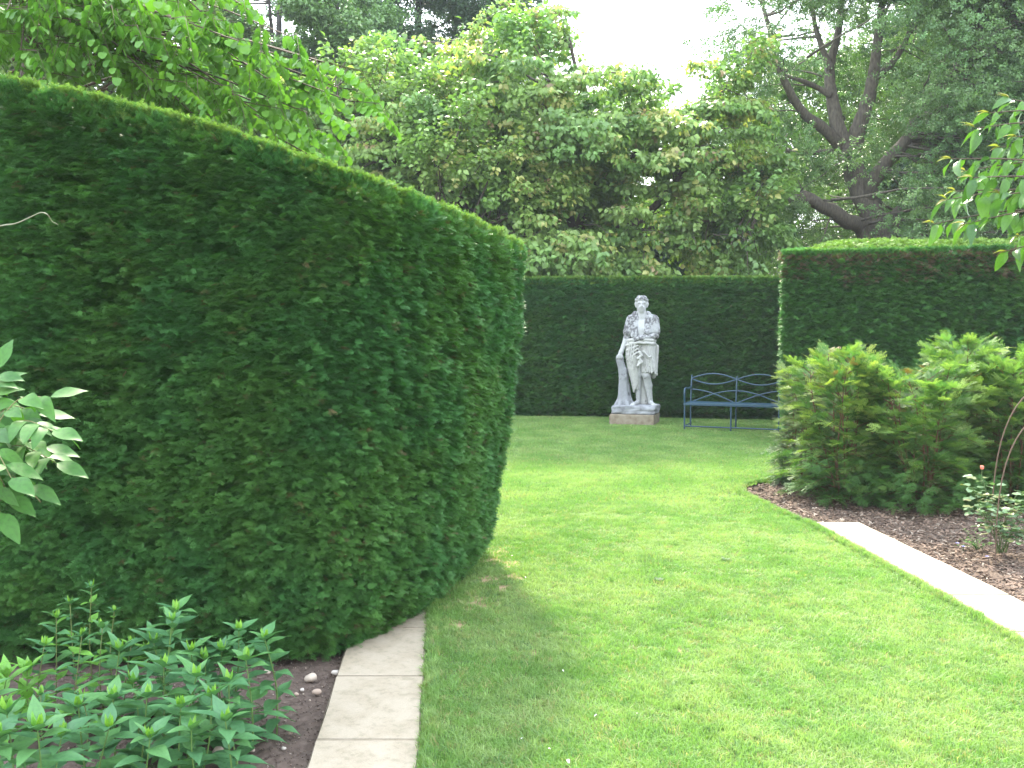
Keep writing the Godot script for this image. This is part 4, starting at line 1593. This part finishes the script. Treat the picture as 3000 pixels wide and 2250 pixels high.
	bm.albedo_texture = noise_tex(0.02, lin(0.12, 0.12, 0.13), lin(0.22, 0.23, 0.24), lin(0.27, 0.28, 0.28), 256, 102, false, 5)
	bm.uv1_triplanar = true
	bm.uv1_scale = Vector3(1.6, 1.6, 1.6)
	var pm := matte(1, 1, 1, 0.9)
	pm.albedo_texture = noise_tex(0.02, lin(0.11, 0.085, 0.058), lin(0.19, 0.16, 0.115), lin(0.24, 0.215, 0.165), 256, 103, false, 5)
	pm.uv1_triplanar = true
	pm.uv1_scale = Vector3(1.6, 1.6, 1.6)
	var turned := Basis(Vector3.UP, deg_to_rad(-10.0))
	part("base", block(Vector3(0.67, 0.135, 0.52), 0.025, 0.035, 9, 3.0), bm, root, Transform3D(turned, Vector3(0.02, 0.236, 0)))
	part("plinth", block(Vector3(0.69, 0.19, 0.56), 0.012, 0.012, 5, 8.0), pm, root, Transform3D(turned, Vector3(0.0, 0.073, 0)))

func bar(b: Buf, ctrl: Array, r: float, steps := 6) -> void:
	tube(b, smooth_pts(ctrl, steps) if ctrl.size() > 2 else ctrl, r, r, 8)

func build_bench() -> void:
	rng.seed = 110
	var fl := at(2005, 1255, 15.0)
	fl.y = 0.0
	var fc := at(2141, 1255, 14.76)
	fc.y = 0.0
	var ax := (fc - fl).normalized()
	var half := fl.distance_to(fc)
	var bk := Vector3(ax.z, 0, -ax.x)
	if bk.z > 0.0:
		bk = -bk
	var m := StandardMaterial3D.new()
	m.albedo_color = lin(0.013, 0.045, 0.072)
	m.roughness = 0.42
	m.metallic_specular = 0.5
	var root := thing("garden_bench", "dark blue painted metal garden bench with curved crossing back bars, against the hedge", "bench", fl, 0.0)
	# local: x along the bench, y up, z towards the front
	root.basis = Basis(ax, Vector3.UP, -bk)
	var W := half * 2.0
	var dep := 0.47
	var pieces := func(called: String, bars: Array, r: float) -> void:
		var b := Buf.new()
		for c in bars:
			bar(b, c, r)
		part(called, done(b), m, root)
	for x in [0.0, half, W]:
		pieces.call("leg", [[V(x, -0.01, 0), V(x, 0.40, 0)]], 0.0125)
		var back_top: float = 0.785 if x != half else 0.775
		pieces.call("back_post", [[V(x, -0.01, -dep), V(x, 0.38, -dep), V(x, 0.58, -dep - 0.02), V(x, back_top, -dep - 0.06)]], 0.0125)
		pieces.call("seat_support", [[V(x, 0.385, 0.0), V(x, 0.375, -dep)]], 0.009)
	for x in [0.0, W]:
		pieces.call("armrest", [[V(x, 0.40, 0.0), V(x, 0.56, 0.02), V(x, 0.615, -0.04), V(x, 0.60, -0.2), V(x, 0.60, -dep - 0.02)]], 0.014)
		pieces.call("side_stretcher", [[V(x, 0.06, 0), V(x, 0.06, -dep)]], 0.009)
	pieces.call("front_stretcher", [[V(0, 0.06, 0), V(W, 0.06, 0)]], 0.010)
	# seat of long flat strips
	for k in 6:
		part("seat_strip", block(Vector3(W + 0.02, 0.012, 0.052), 0.003), m, root, Transform3D(Basis(), V(half, 0.398 - 0.002 * k, -0.015 - k * 0.087)))
	part("seat_edge", block(Vector3(W + 0.03, 0.034, 0.012), 0.003), m, root, Transform3D(Basis(), V(half, 0.386, 0.02)))
	# back: two long waves crossing at the middle post
	var zb := func(y: float) -> float: return -dep - 0.06 * clampf((y - 0.45) / 0.33, 0, 1)
	var wave := func(sg: float) -> Array:
		var out := []
		for k in 17:
			var s := k / 16.0
			var y := 0.731 + sg * 0.078 * sin(TAU * s * 0.98 + 0.06) * (1.0 if s < 0.5 else 1.0)
			out.append(V(s * W, y, zb.call(y)))
		return out
	pieces.call("back_bar", [wave.call(1.0)], 0.011)
	pieces.call("back_bar", [wave.call(-1.0)], 0.011)
	var arc := func(x0: float, x1: float, y0: float, y1: float, flat_at_start: bool) -> Array:
		var out := []
		for k in 9:
			var s := k / 8.0
			var e := sin(s * PI * 0.5) if not flat_at_start else 1.0 - cos(s * PI * 0.5)
			var y := lerpf(y0, y1, e)
			out.append(V(lerpf(x0, x1, s), y, zb.call(y)))
		return out
	pieces.call("back_bar", [arc.call(0.0, half * 0.95, 0.57, 0.39, true)], 0.010)
	pieces.call("back_bar", [arc.call(half * 0.05, half, 0.39, 0.562, false)], 0.010)
	pieces.call("back_bar", [arc.call(half, W * 0.975, 0.562, 0.39, true)], 0.010)
	pieces.call("back_bar", [arc.call(half * 1.05, W, 0.39, 0.57, false)], 0.010)

# ---------------------------------------------------------------- plants close to the camera
func build_foreground() -> void:
	build_leafy_stems()
	build_pinnate()
	build_branch()
	build_rose()

# tall leafy perennials in the left bed: pairs of lance leaves up each stem
func build_leafy_stems() -> void:
	rng.seed = 120
	var meshes := [done(leaf_buf(0.12, 0.052, "lance", 6, 0.25, 0.28, 0.04)), done(leaf_buf(0.12, 0.06, "lance", 6, 0.18, 0.4, 0.04)), done(leaf_buf(0.12, 0.046, "lance", 6, 0.35, 0.12, 0.04))]
	var mats := [leaf_mat(0.095, 0.235, 0.095, 0.6, 0.42), leaf_mat(0.11, 0.26, 0.09, 0.6, 0.42), leaf_mat(0.08, 0.205, 0.09, 0.6, 0.42)]
	var young := [leaf_mat(0.174, 0.391, 0.073, 0.7), leaf_mat(0.232, 0.450, 0.057, 0.7)]
	var old := leaf_mat(0.551, 0.522, 0.116, 0.7)
	var stem := matte(0.09, 0.16, 0.04, 0.6)
	var thin := matte(0.10, 0.13, 0.04, 0.6)
	# [tip px, tip py, distance, size, kind, label]
	var list := [
		[268, 1718, 4.35, 0.8, 1, "tallest slender leafy stem with small pale tip leaves, against the big hedge"],
		[205, 1765, 4.3, 0.8, 1, "slender leafy stem with one broad leaf held out, beside the tallest stem"],
		[335, 1790, 4.4, 0.65, 1, "slender small-leaved stem behind the tallest stem"],
		[515, 1868, 4.2, 1.0, 0, "leafy stem with a tuft of long tip leaves beside the tallest stems"],
		[505, 1895, 4.05, 0.8, 0, "leafy stem with a tuft of long tip leaves beside the tallest stems"],
		[700, 1925, 4.1, 0.95, 0, "leafy stem at the hedge foot with bare soil beyond it"],
		[775, 1950, 4.0, 0.95, 0, "outermost leafy stem next to the bare soil"],
		[390, 2075, 3.75, 1.0, 0, "broad-leaved stem in the midst of the leafy clump"],
		[560, 1985, 3.95, 1.0, 0, "broad-leaved stem in the midst of the leafy clump"],
		[575, 2060, 3.75, 1.05, 0, "broad-leaved stem in the midst of the leafy clump"],
		[430, 2120, 3.6, 1.0, 0, "broad-leaved stem in the midst of the leafy clump"],
		[530, 2150, 3.5, 1.1, 0, "broad-leaved stem in the midst of the leafy clump"],
		[670, 2075, 3.75, 1.0, 0, "broad-leaved stem leaning over the bare soil beside the edging stones"],
		[660, 2190, 3.45, 1.05, 0, "broad-leaved stem leaning over the bare soil beside the edging stones"],
		[120, 2035, 3.9, 0.9, 1, "thin-stemmed plant rising from bare earth between the leafy clumps"],
		[240, 2040, 3.85, 0.8, 1, "thin-stemmed plant rising from bare earth between the leafy clumps"],
		[20, 1985, 3.95, 1.1, 2, "pale yellow-green bushy plant with upright leaves at the hedge foot"],
		[80, 1968, 4.05, 1.1, 2, "pale yellow-green bushy plant with upright leaves at the hedge foot"],
		[-50, 1990, 3.9, 1.1, 2, "pale yellow-green bushy plant with upright leaves at the hedge foot"],
		[20, 2170, 3.2, 1.25, 0, "large-leaved stem with glossy puckered leaves, foremost of the clump"],
		[110, 2215, 3.1, 1.2, 0, "large-leaved stem with glossy puckered leaves, foremost of the clump"],
		[320, 2210, 3.4, 1.0, 0, "low leafy stem rising in front of the bare earth patch"],
		[440, 2240, 3.35, 1.0, 0, "low leafy stem rising in front of the bare earth patch"],
		[-40, 2100, 3.5, 1.1, 0, "large-leaved stem with glossy puckered leaves, foremost of the clump"]]
	for q in [[620, 2120, 3.62], [480, 2030, 3.85], [330, 2125, 3.62], [600, 2010, 3.95], [720, 2010, 3.9], [230, 2150, 3.5], [180, 2235, 3.3], [560, 2215, 3.4], [350, 1985, 4.05], [450, 1960, 4.1], [650, 1985, 4.0], [-10, 2240, 3.1]]:
		list.append([q[0], q[1], q[2], 1.05, 0, "broad-leaved stem in the midst of the leafy clump"])
	for q in [[165, 1808, 4.25], [300, 1838, 4.2], [240, 1862, 4.1], [385, 1890, 4.15], [130, 1890, 4.1], [430, 1905, 4.2]]:
		list.append([q[0], q[1], q[2], 0.95, 1, "slender leafy stem in the group round the tallest stem"])
	for q in list:
		var tip := at(q[0], q[1] - (78.0 if q[4] == 0 else 0.0), q[2])
		var base := Vector3(tip.x + rr(-0.05, 0.05), -0.03, tip.z + rr(-0.05, 0.05))
		var size: float = q[3] * (1.15 if q[4] == 0 else 1.0)
		var H := tip.y - base.y
		if H < 0.12:
			H = 0.14
			tip.y = base.y + H
		var root := thing("leafy_perennial", q[5], "plant", base, 0.0, "leafy perennials in the left bed")
		var st := Buf.new()
		var top := tip - base
		var pts := smooth_pts([Vector3.ZERO, top * 0.5 + Vector3(rr(-0.02, 0.02), 0, rr(-0.02, 0.02)), top], 4)
		tube(st, pts, 0.0042 if q[4] != 1 else 0.003, 0.002, 5)
		part("stem", done(st), stem if q[4] != 1 else thin, root)
		var nodes := int(clampf(H / 0.036, 4, 12))
		var a0 := rr(0, TAU)
		for k in nodes:
			var t := 0.12 + 0.86 * k / (nodes - 1)
			var fi := t * (pts.size() - 1)
			var p: Vector3 = (pts[int(fi)] as Vector3).lerp(pts[mini(int(fi) + 1, pts.size() - 1)], fi - int(fi))
			var pairs := 2
			if k == nodes - 1:
				pairs = 4
			for s in pairs:
				var a := a0 + k * 1.62 + PI * s + rr(-0.25, 0.25)
				if pairs == 4:
					a = a0 + s * TAU / 4.0 + rr(-0.3, 0.3)
				var rise := lerpf(0.0, 0.55, t) + rr(-0.2, 0.25)
				var sc := size * lerpf(1.0, 0.85, t) * rr(0.75, 1.15)
				if q[4] == 1:
					sc *= lerpf(1.15, 0.7, t)
				if k == nodes - 1:
					rise = rr(0.5, 1.3)
					sc *= 0.85
				if q[4] == 2:
					rise += 0.6
				var dir := Vector3(cos(a), rise, sin(a))
				var mt: Material = mats[rng.randi() % 3]
				if q[4] == 2 or (q[4] == 1 and rng.randf() < 0.3):
					mt = young[0]
				if t < 0.2 and rng.randf() < 0.1:
					mt = old
				part("leaf", meshes[rng.randi() % 3], mt, root, Transform3D(frame(dir, Vector3.UP + rdir() * 0.2).scaled(Vector3(sc * rr(0.9, 1.25), sc, sc)), p))
		# folded new leaves at the growing tip
		for s in 4:
			var a := rr(0, TAU)
			part("leaf", meshes[2], young[s % 2], root, Transform3D(frame(Vector3(cos(a) * 0.5, 1, sin(a) * 0.5), Vector3(cos(a), -0.4, sin(a))).scaled(Vector3.ONE * 0.36 * size), pts[pts.size() - 1]))

# shrub with feathered leaves reaching in from the left edge
func build_pinnate() -> void:
	rng.seed = 130
	var base := Vector3(-1.85, -0.03, -2.55)
	var root := thing("feather_leaved_climber", "climber with long feathered leaves of pointed leaflets in front of the big hedge", "plant", base)
	var m := [leaf_mat(0.058, 0.165, 0.032, 0.6, 0.55), leaf_mat(0.068, 0.185, 0.032, 0.6, 0.55), leaf_mat(0.050, 0.145, 0.034, 0.6, 0.55)]
	var lm := [done(leaf_buf(0.092, 0.042, "ovate", 7, 0.14, 0.22, 0.04)), done(leaf_buf(0.092, 0.040, "ovate", 7, 0.24, 0.4, 0.04))]
	var brown := matte(0.12, 0.085, 0.045, 0.7)
	var green := matte(0.13, 0.13, 0.05, 0.6)
	var wood := Buf.new()
	tube(wood, smooth_pts([Vector3.ZERO, V(0.05, 0.5, -0.05), V(0.1, 1.0, -0.05), V(0.14, 1.45, -0.02), V(0.2, 1.9, 0.0)], 5), 0.02, 0.007, 6)
	var joints := []
	# [joint px, py, tip px, py, distance start, distance end, droop]
	for q in [
		[-60, 1330, 55, 1085, 2.5, 2.55, 0.0], [-40, 1290, 205, 1165, 2.45, 2.5, 0.05], [-30, 1320, 215, 1262, 2.5, 2.4, 0.06],
		[-60, 1360, 225, 1355, 2.55, 2.5, 0.05], [-70, 1400, 95, 1400, 2.4, 2.3, 0.12], [-80, 1420, 62, 1500, 2.45, 2.4, 0.1], [-60, 1220, 60, 1190, 2.6, 2.7, 0.04], [-60, 1250, 120, 1300, 2.6, 2.6, 0.06],
		[-50, 1270, 170, 1215, 2.55, 2.6, 0.05], [-60, 1340, 190, 1310, 2.6, 2.62, 0.05], [-60, 1390, 150, 1420, 2.6, 2.6, 0.08], [-70, 1180, 40, 1130, 2.6, 2.6, 0.03], [-60, 1440, 90, 1455, 2.55, 2.5, 0.1]]:
		var s := at(q[0], q[1], q[4]) - base
		var e := at(q[2] - 62, q[3], q[5]) - base
		tube(wood, [V(0.12, s.y - 0.05, -0.03), (V(0.12, s.y, -0.03)).lerp(s, 0.6) + Vector3.UP * 0.02, s], 0.005, 0.0025, 5)
		var L := s.distance_to(e)
		var mid := s.lerp(e, 0.5) + Vector3.UP * (0.03 + float(q[6]) * 0.3)
		var rach := Buf.new()
		var pts := smooth_pts([s, mid, e], 6)
		tube(rach, pts, 0.0022, 0.0011, 4)
		var leaf := part("leaf", done(rach), green, root)
		var n := maxi(4, int(L / 0.030))
		for k in n:
			var t := 0.14 + 0.86 * k / (n - 1)
			var fi := t * (pts.size() - 1)
			var p: Vector3 = (pts[int(fi)] as Vector3).lerp(pts[mini(int(fi) + 1, pts.size() - 1)], fi - int(fi))
			var along := (e - s).normalized()
			var side := Vector3.UP.cross(along).normalized()
			if k == n - 1:
				part("leaflet", lm[0], m[0], leaf, Transform3D(frame(along + Vector3.DOWN * 0.3, Vector3.UP + Vector3(0, 0, 0.6)), p))
				continue
			for sg in [-1.0, 1.0]:
				var dir: Vector3 = along * 0.45 + side * sg + Vector3.DOWN * rr(0.1, 0.75) + rdir() * 0.15
				part("leaflet", lm[rng.randi() % 2], m[rng.randi() % 3], leaf, Transform3D(frame(dir, Vector3(0, 1, 0.7) + rdir() * 0.25).scaled(Vector3.ONE * rr(0.75, 1.1)), p))
	part("stem", done(wood), brown, root)
	# a bare pale shoot curling out of the climber
	var sh := Buf.new()
	var sp := smooth_pts([at(-330, 640, 2.7) - base, at(-150, 690, 2.7) - base, at(0, 662, 2.7) - base, at(45, 655, 2.7) - base, at(85, 638, 2.7) - base, at(120, 623, 2.7) - base, at(140, 630, 2.7) - base, at(152, 648, 2.72) - base, at(170, 658, 2.74) - base], 5)
	tube(sh, sp, 0.0021, 0.0008, 6)
	tube(sh, [V(0.12, 1.3, -0.03), V(0.05, 1.75, -0.1), sp[0]], 0.006, 0.003, 5)
	part("shoot", done(sh), matte(0.19, 0.19, 0.13, 0.6), root)
	var t2 := Buf.new()
	tube(t2, smooth_pts([at(-20, 1360, 2.5) - base, at(60, 1410, 2.48) - base, at(120, 1472, 2.47) - base], 4), 0.0016, 0.0009, 4)
	part("shoot", done(t2), brown, root)

# tree at the right edge: only a few boughs with hanging pointed leaves reach into view
func build_branch() -> void:
	rng.seed = 140
	var base := Vector3(4.0, -0.03, -4.6)
	var root := thing("overhanging_young_tree", "young tree reaching in beside the path with glossy pointed hanging leaves and pale yellow tips", "tree", base)
	var m := [leaf_mat(0.082, 0.194, 0.034, 0.8, 0.32), leaf_mat(0.097, 0.219, 0.039, 0.8, 0.32), leaf_mat(0.063, 0.151, 0.043, 0.75, 0.3), leaf_mat(0.078, 0.176, 0.043, 0.8, 0.3)]
	var yel := [leaf_mat(0.262, 0.282, 0.068, 0.85), leaf_mat(0.311, 0.282, 0.097, 0.85)]
	var lm := [done(leaf_buf(0.115, 0.046, "ovate", 7, 0.3, 0.3, 0.12)), done(leaf_buf(0.115, 0.05, "ovate", 7, 0.2, 0.5, 0.12)), done(leaf_buf(0.115, 0.042, "lance", 7, 0.45, 0.25, 0.12))]
	var bark := bark_mat(0.10, 0.08, 0.06, 141)
	var wood := Buf.new()
	tube(wood, smooth_pts([Vector3.ZERO, V(-0.03, 0.8, 0), V(0.02, 1.6, 0.03), V(-0.02, 2.3, 0), V(0.0, 3.0, 0)], 5), 0.045, 0.018, 8, 0.2)
	# [start px, py, tip px, py, distance]
	var twigs := [
		[3250, 400, 2900, 330, 4.5], [3250, 430, 2960, 290, 4.7], [3250, 420, 2860, 375, 4.4], [3250, 560, 2790, 465, 4.35], [3250, 520, 2830, 500, 4.6], [3250, 600, 2850, 520, 4.2],
		[3250, 620, 2800, 560, 4.5], [3250, 590, 2775, 585, 4.3], [3250, 640, 2740, 655, 4.4], [3250, 650, 2830, 655, 4.25], [3250, 680, 2950, 640, 4.5], [3250, 740, 2950, 735, 4.4], [3250, 640, 2930, 570, 4.2], [3250, 480, 2930, 430, 4.6], [3250, 460, 2980, 400, 4.3], [3250, 700, 2990, 690, 4.7], [3250, 560, 2900, 610, 4.7]]
	var count := 0
	for q in twigs:
		var s := at(q[0], q[1], q[4]) - base
		var e := at(q[2], q[3], q[4]) - base
		var root_at := V(0, clampf(s.y - 0.25, 1.2, 2.9), 0)
		tube(wood, smooth_pts([root_at, root_at.lerp(s, 0.6) + V(0, 0.06, 0), s], 4), 0.014, 0.007, 6)
		var mid := s.lerp(e, 0.5) + V(0, 0.05, rr(-0.06, 0.06))
		var pts := smooth_pts([s, mid, e], 8)
		tube(wood, pts, 0.006, 0.002, 5)
		var L := s.distance_to(e)
		var n := int(L / 0.042)
		for k in n:
			var t := 0.22 + 0.78 * (k + 0.5) / n
			var fi := t * (pts.size() - 1)
			var p: Vector3 = (pts[int(fi)] as Vector3).lerp(pts[mini(int(fi) + 1, pts.size() - 1)], fi - int(fi))
			var along := (e - s).normalized()
			var side := Vector3.UP.cross(along).normalized() * (1.0 if k % 2 == 0 else -1.0)
			var dir := along * rr(0.2, 0.8) + side * rr(0.2, 0.8) + Vector3.DOWN * rr(0.2, 1.1)
			if count < 296:
				part("leaf", lm[rng.randi() % 3], m[rng.randi() % 4], root, Transform3D(frame(dir, Vector3.UP * 0.8 + rdir() * 0.6).scaled(Vector3.ONE * rr(0.65, 1.1)), p))
			count += 1
		for k in 2:
			if count < 296:
				part("leaf", lm[2], yel[k], root, Transform3D(frame((e - s).normalized() + Vector3.UP * rr(-0.2, 0.5) + rdir() * 0.35, Vector3.UP + rdir() * 0.4).scaled(Vector3.ONE * rr(0.4, 0.6)), e))
			count += 1
	part("trunk", done(wood), bark, root)

func build_rose() -> void:
	rng.seed = 150
	var bp := gnd(2930, 1612)
	bp.y = -0.03
	var root := thing("rose_bush", "small rose bush with glossy leaves coloured whitish for their backlit sheen and one coral bud, under the metal hoops", "shrub", bp)
	var wood := Buf.new()
	var leaf := done(leaf_buf(0.07, 0.054, "round", 5, 0.2, 0.15, 0.1))
	var mats := [leaf_mat(0.15, 0.24, 0.13, 0.7, 0.3), leaf_mat(0.18, 0.27, 0.15, 0.7, 0.3), leaf_mat(0.11, 0.2, 0.09, 0.7, 0.3), leaf_mat(0.2, 0.22, 0.10, 0.7, 0.35)]  # whitish greens carry the backlit sheen of the leaves in their colour
	var count := 0
	for q in [[2880, 1400, 7.3], [2850, 1425, 7.2], [2905, 1450, 7.25], [2940, 1445, 7.1], [2985, 1440, 7.2], [3010, 1470, 7.1], [2860, 1485, 7.0], [2920, 1500, 7.0], [2970, 1490, 6.9], [3020, 1500, 7.0], [2900, 1540, 6.95], [2960, 1545, 6.9], [3000, 1560, 6.9], [2990, 1590, 6.8]]:
		var e := at(q[0], q[1], q[2]) - bp
		var mid := e * 0.5 + V(rr(-0.04, 0.04), 0.06, rr(-0.03, 0.03))
		var pts := smooth_pts([V(rr(-0.03, 0.03), 0, rr(-0.03, 0.03)), mid, e], 5)
		tube(wood, pts, 0.004, 0.0016, 5)
		for k in 19:
			var t := 0.4 + 0.6 * (k + rng.randf()) / 19.0
			var fi := t * (pts.size() - 1)
			var p: Vector3 = (pts[int(fi)] as Vector3).lerp(pts[mini(int(fi) + 1, pts.size() - 1)], fi - int(fi))
			var a := rr(0, TAU)
			var out := Vector3(cos(a), rr(-0.1, 0.3), sin(a))
			p += out * rr(0.015, 0.075)
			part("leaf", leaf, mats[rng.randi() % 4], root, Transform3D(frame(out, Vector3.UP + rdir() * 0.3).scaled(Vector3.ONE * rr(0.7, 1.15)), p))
			count += 1
	part("stems", done(wood), matte(0.09, 0.13, 0.05), root)
	var bud := []
	var bc := at(2877, 1372, 7.3) - bp
	for k in 5:
		bud.append([bc + V(0.005 * cos(k * 1.26), 0, 0.005 * sin(k * 1.26)), bc + V(0.008 * cos(k * 1.26), 0.014, 0.008 * sin(k * 1.26)), 0.007, 0.006])
	part("bud", bones_mesh(bud, 0.006, 0.004), matte(0.62, 0.16, 0.11, 0.6), root)
	var bs := Buf.new()
	tube(bs, [bc + V(0, -0.11, 0), bc], 0.002, 0.002, 4)
	part("bud_stalk", done(bs), matte(0.1, 0.15, 0.05), root)
	# metal hoops for training the rose
	var rust := matte(0.10, 0.065, 0.045, 0.75)
	for q in [[2915, 1652, 3000, 1212, 7.0, 0.98, "nearer rusty metal hoop arching up out of the mulch beside the rose"], [2902, 1600, 3000, 1172, 7.6, 1.1, "rusty metal hoop just behind the other one over the rose"]]:
		var foot := gnd(q[0], q[1], -0.03)
		var o := thing("plant_hoop", q[6], "plant support", foot, 0.0, "rusty hoops over the rose bed")
		var hb := Buf.new()
		var pts := []
		for k in 25:
			var a := PI * k / 24.0
			var x := 0.42 * (1.0 - cos(a))
			var y: float = float(q[5]) * pow(sin(a), 0.62) * 1.08
			pts.append(V(x, y - (0.03 if k == 0 or k == 24 else 0.0), -0.1 * x))
		tube(hb, pts, 0.0042, 0.0042, 6)
		part("rod", done(hb), rust, o)

func build_small_things() -> void:
	rng.seed = 160
	# pale stones on the earth bed
	var sm := [matte(0.360, 0.300, 0.240, 0.85), matte(0.300, 0.232, 0.180, 0.85), matte(0.390, 0.352, 0.307, 0.85)]
	var k := 0
	for q in [[910, 1992, 0.034, "largest pale stone lying on the earth bed near the edging slabs"], [928, 2030, 0.022, "flat tan stone just below the largest pale stone"], [982, 1973, 0.02, "pale stone tucked against the edging slab by the hedge foot"], [782, 1972, 0.02, "reddish stone near the hedge foot beside the leafy stems"], [870, 2035, 0.012, "small whitish pebble on the earth bed"], [885, 2022, 0.012, "small whitish pebble on the earth bed"], [740, 2200, 0.013, "small whitish pebble on the earth bed"], [850, 2150, 0.012, "small whitish pebble on the earth bed"], [832, 2195, 0.011, "small whitish pebble on the earth bed"], [640, 2205, 0.026, "tan stone half hidden under the leafy stems"]]:
		var p := gnd(q[0], q[1], -0.02)
		var b := []
		var s: float = q[2]
		for j in 4:
			b.append([V(rr(-0.5, 0.5), rr(-0.15, 0.15), rr(-0.35, 0.35)) * s, V(rr(-0.5, 0.5), rr(-0.15, 0.15), rr(-0.35, 0.35)) * s, s * rr(0.35, 0.5), s * rr(0.35, 0.5)])
		var o := part(numbered("stone"), bones_mesh(b, s * 0.3, s * 0.16), sm[k % 3], self, Transform3D(Basis(), p + V(0, s * 0.25, 0)))
		tag(o, q[3], "stone", "stones on the earth bed")
		k += 1
	# clover flowers and fallen petals on the lawn
	var petal := done(leaf_buf(0.017, 0.011, "round", 4, 0.5, 0.3, 0.0))
	var pm := matte(0.562, 0.540, 0.495, 0.6)
	for q in [[1748, 2093], [1648, 1962], [1866, 2090], [1528, 2165], [1605, 2192], [1502, 1628], [1560, 1633], [1537, 1690], [1663, 2225]]:
		var p := gnd(q[0], q[1], 0.022)
		var o := part(numbered("fallen_petal"), petal, pm, self, Transform3D(Basis.from_euler(V(rr(-0.4, 0.4), rr(0, 6), rr(-0.4, 0.4))).scaled(Vector3.ONE * rr(0.7, 1.1)), p))
		tag(o, "small whitish petal fallen on the short grass", "petal", "fallen petals on the lawn")
	# flat weeds
	var wl := done(leaf_buf(0.042, 0.017, "ovate", 4, 0.2, 0.1, 0.1))
	var wm := [leaf_mat(0.04, 0.10, 0.028, 0.5, 0.7), leaf_mat(0.05, 0.115, 0.03, 0.5, 0.7)]
	for q in [[1930, 1706, "dark flat weed rosette in the open lawn beside a bald speck"], [2125, 1646, "small dark weed rosette in the lawn nearer the mulch bed"]]:
		var p := gnd(q[0], q[1], 0.0)
		var o := thing("lawn_weed", q[2], "weed", p)
		for j in 12:
			var a := TAU * j / 12.0 + rr(-0.2, 0.2)
			part("leaf", wl, wm[j % 2], o, Transform3D(frame(V(cos(a), 0.35, sin(a)), Vector3.UP).scaled(Vector3.ONE * rr(0.7, 1.2)), V(0, 0.012, 0)))
	# blue flowers and low green in the mulch by the rose
	var fm := matte(0.240, 0.247, 0.562, 0.6)
	for q in [[2805, 1600, "violet-blue flower lying low in the mulch before the rose"], [2822, 1610, "violet-blue flower lying low in the mulch before the rose"], [2892, 1640, "blue-violet petal scrap at the foot of the hoop"]]:
		var p := gnd(q[0], q[1], -0.02)
		var o := thing("violet_flower", q[2], "flower", p, 0.0, "violet flowers in the mulch")
		for j in 5:
			var a := TAU * j / 5.0
			part("petal", petal, fm, o, Transform3D(frame(V(cos(a), 0.6, sin(a)), Vector3.UP), V(0, 0.02, 0)))
		var sb := Buf.new()
		tube(sb, [V(0, -0.01, 0), V(0, 0.022, 0)], 0.002, 0.002, 4)
		part("stalk", done(sb), wm[0], o)
	var gl := done(leaf_buf(0.035, 0.014, "lance", 4, 0.2, 0.2, 0.05))
	var o3 := thing("groundcover_plant", "small bright green trailing plant at the foot of the rose bush", "plant", gnd(2862, 1612, -0.02))
	var lm := [leaf_mat(0.096, 0.224, 0.048, 0.7, 0.3), leaf_mat(0.128, 0.264, 0.056, 0.7, 0.3)]
	var st := Buf.new()
	for j in 12:
		var a := rr(0, TAU)
		var L := rr(0.06, 0.16)
		var e := V(cos(a) * L, rr(0.03, 0.13), sin(a) * L)
		tube(st, [Vector3.ZERO, e * 0.5 + V(0, 0.03, 0), e], 0.0015, 0.001, 4)
		for i in 10:
			var t := (i + 1) / 10.0
			var b2 := rr(0, TAU)
			part("leaf", gl, lm[i % 2], o3, Transform3D(frame(V(cos(b2), 0.4, sin(b2)), Vector3.UP).scaled(Vector3.ONE * rr(0.6, 1.0)), e * t + V(0, 0.06 * t * (1.0 - t), 0)))
	part("stems", done(st), wm[0], o3)
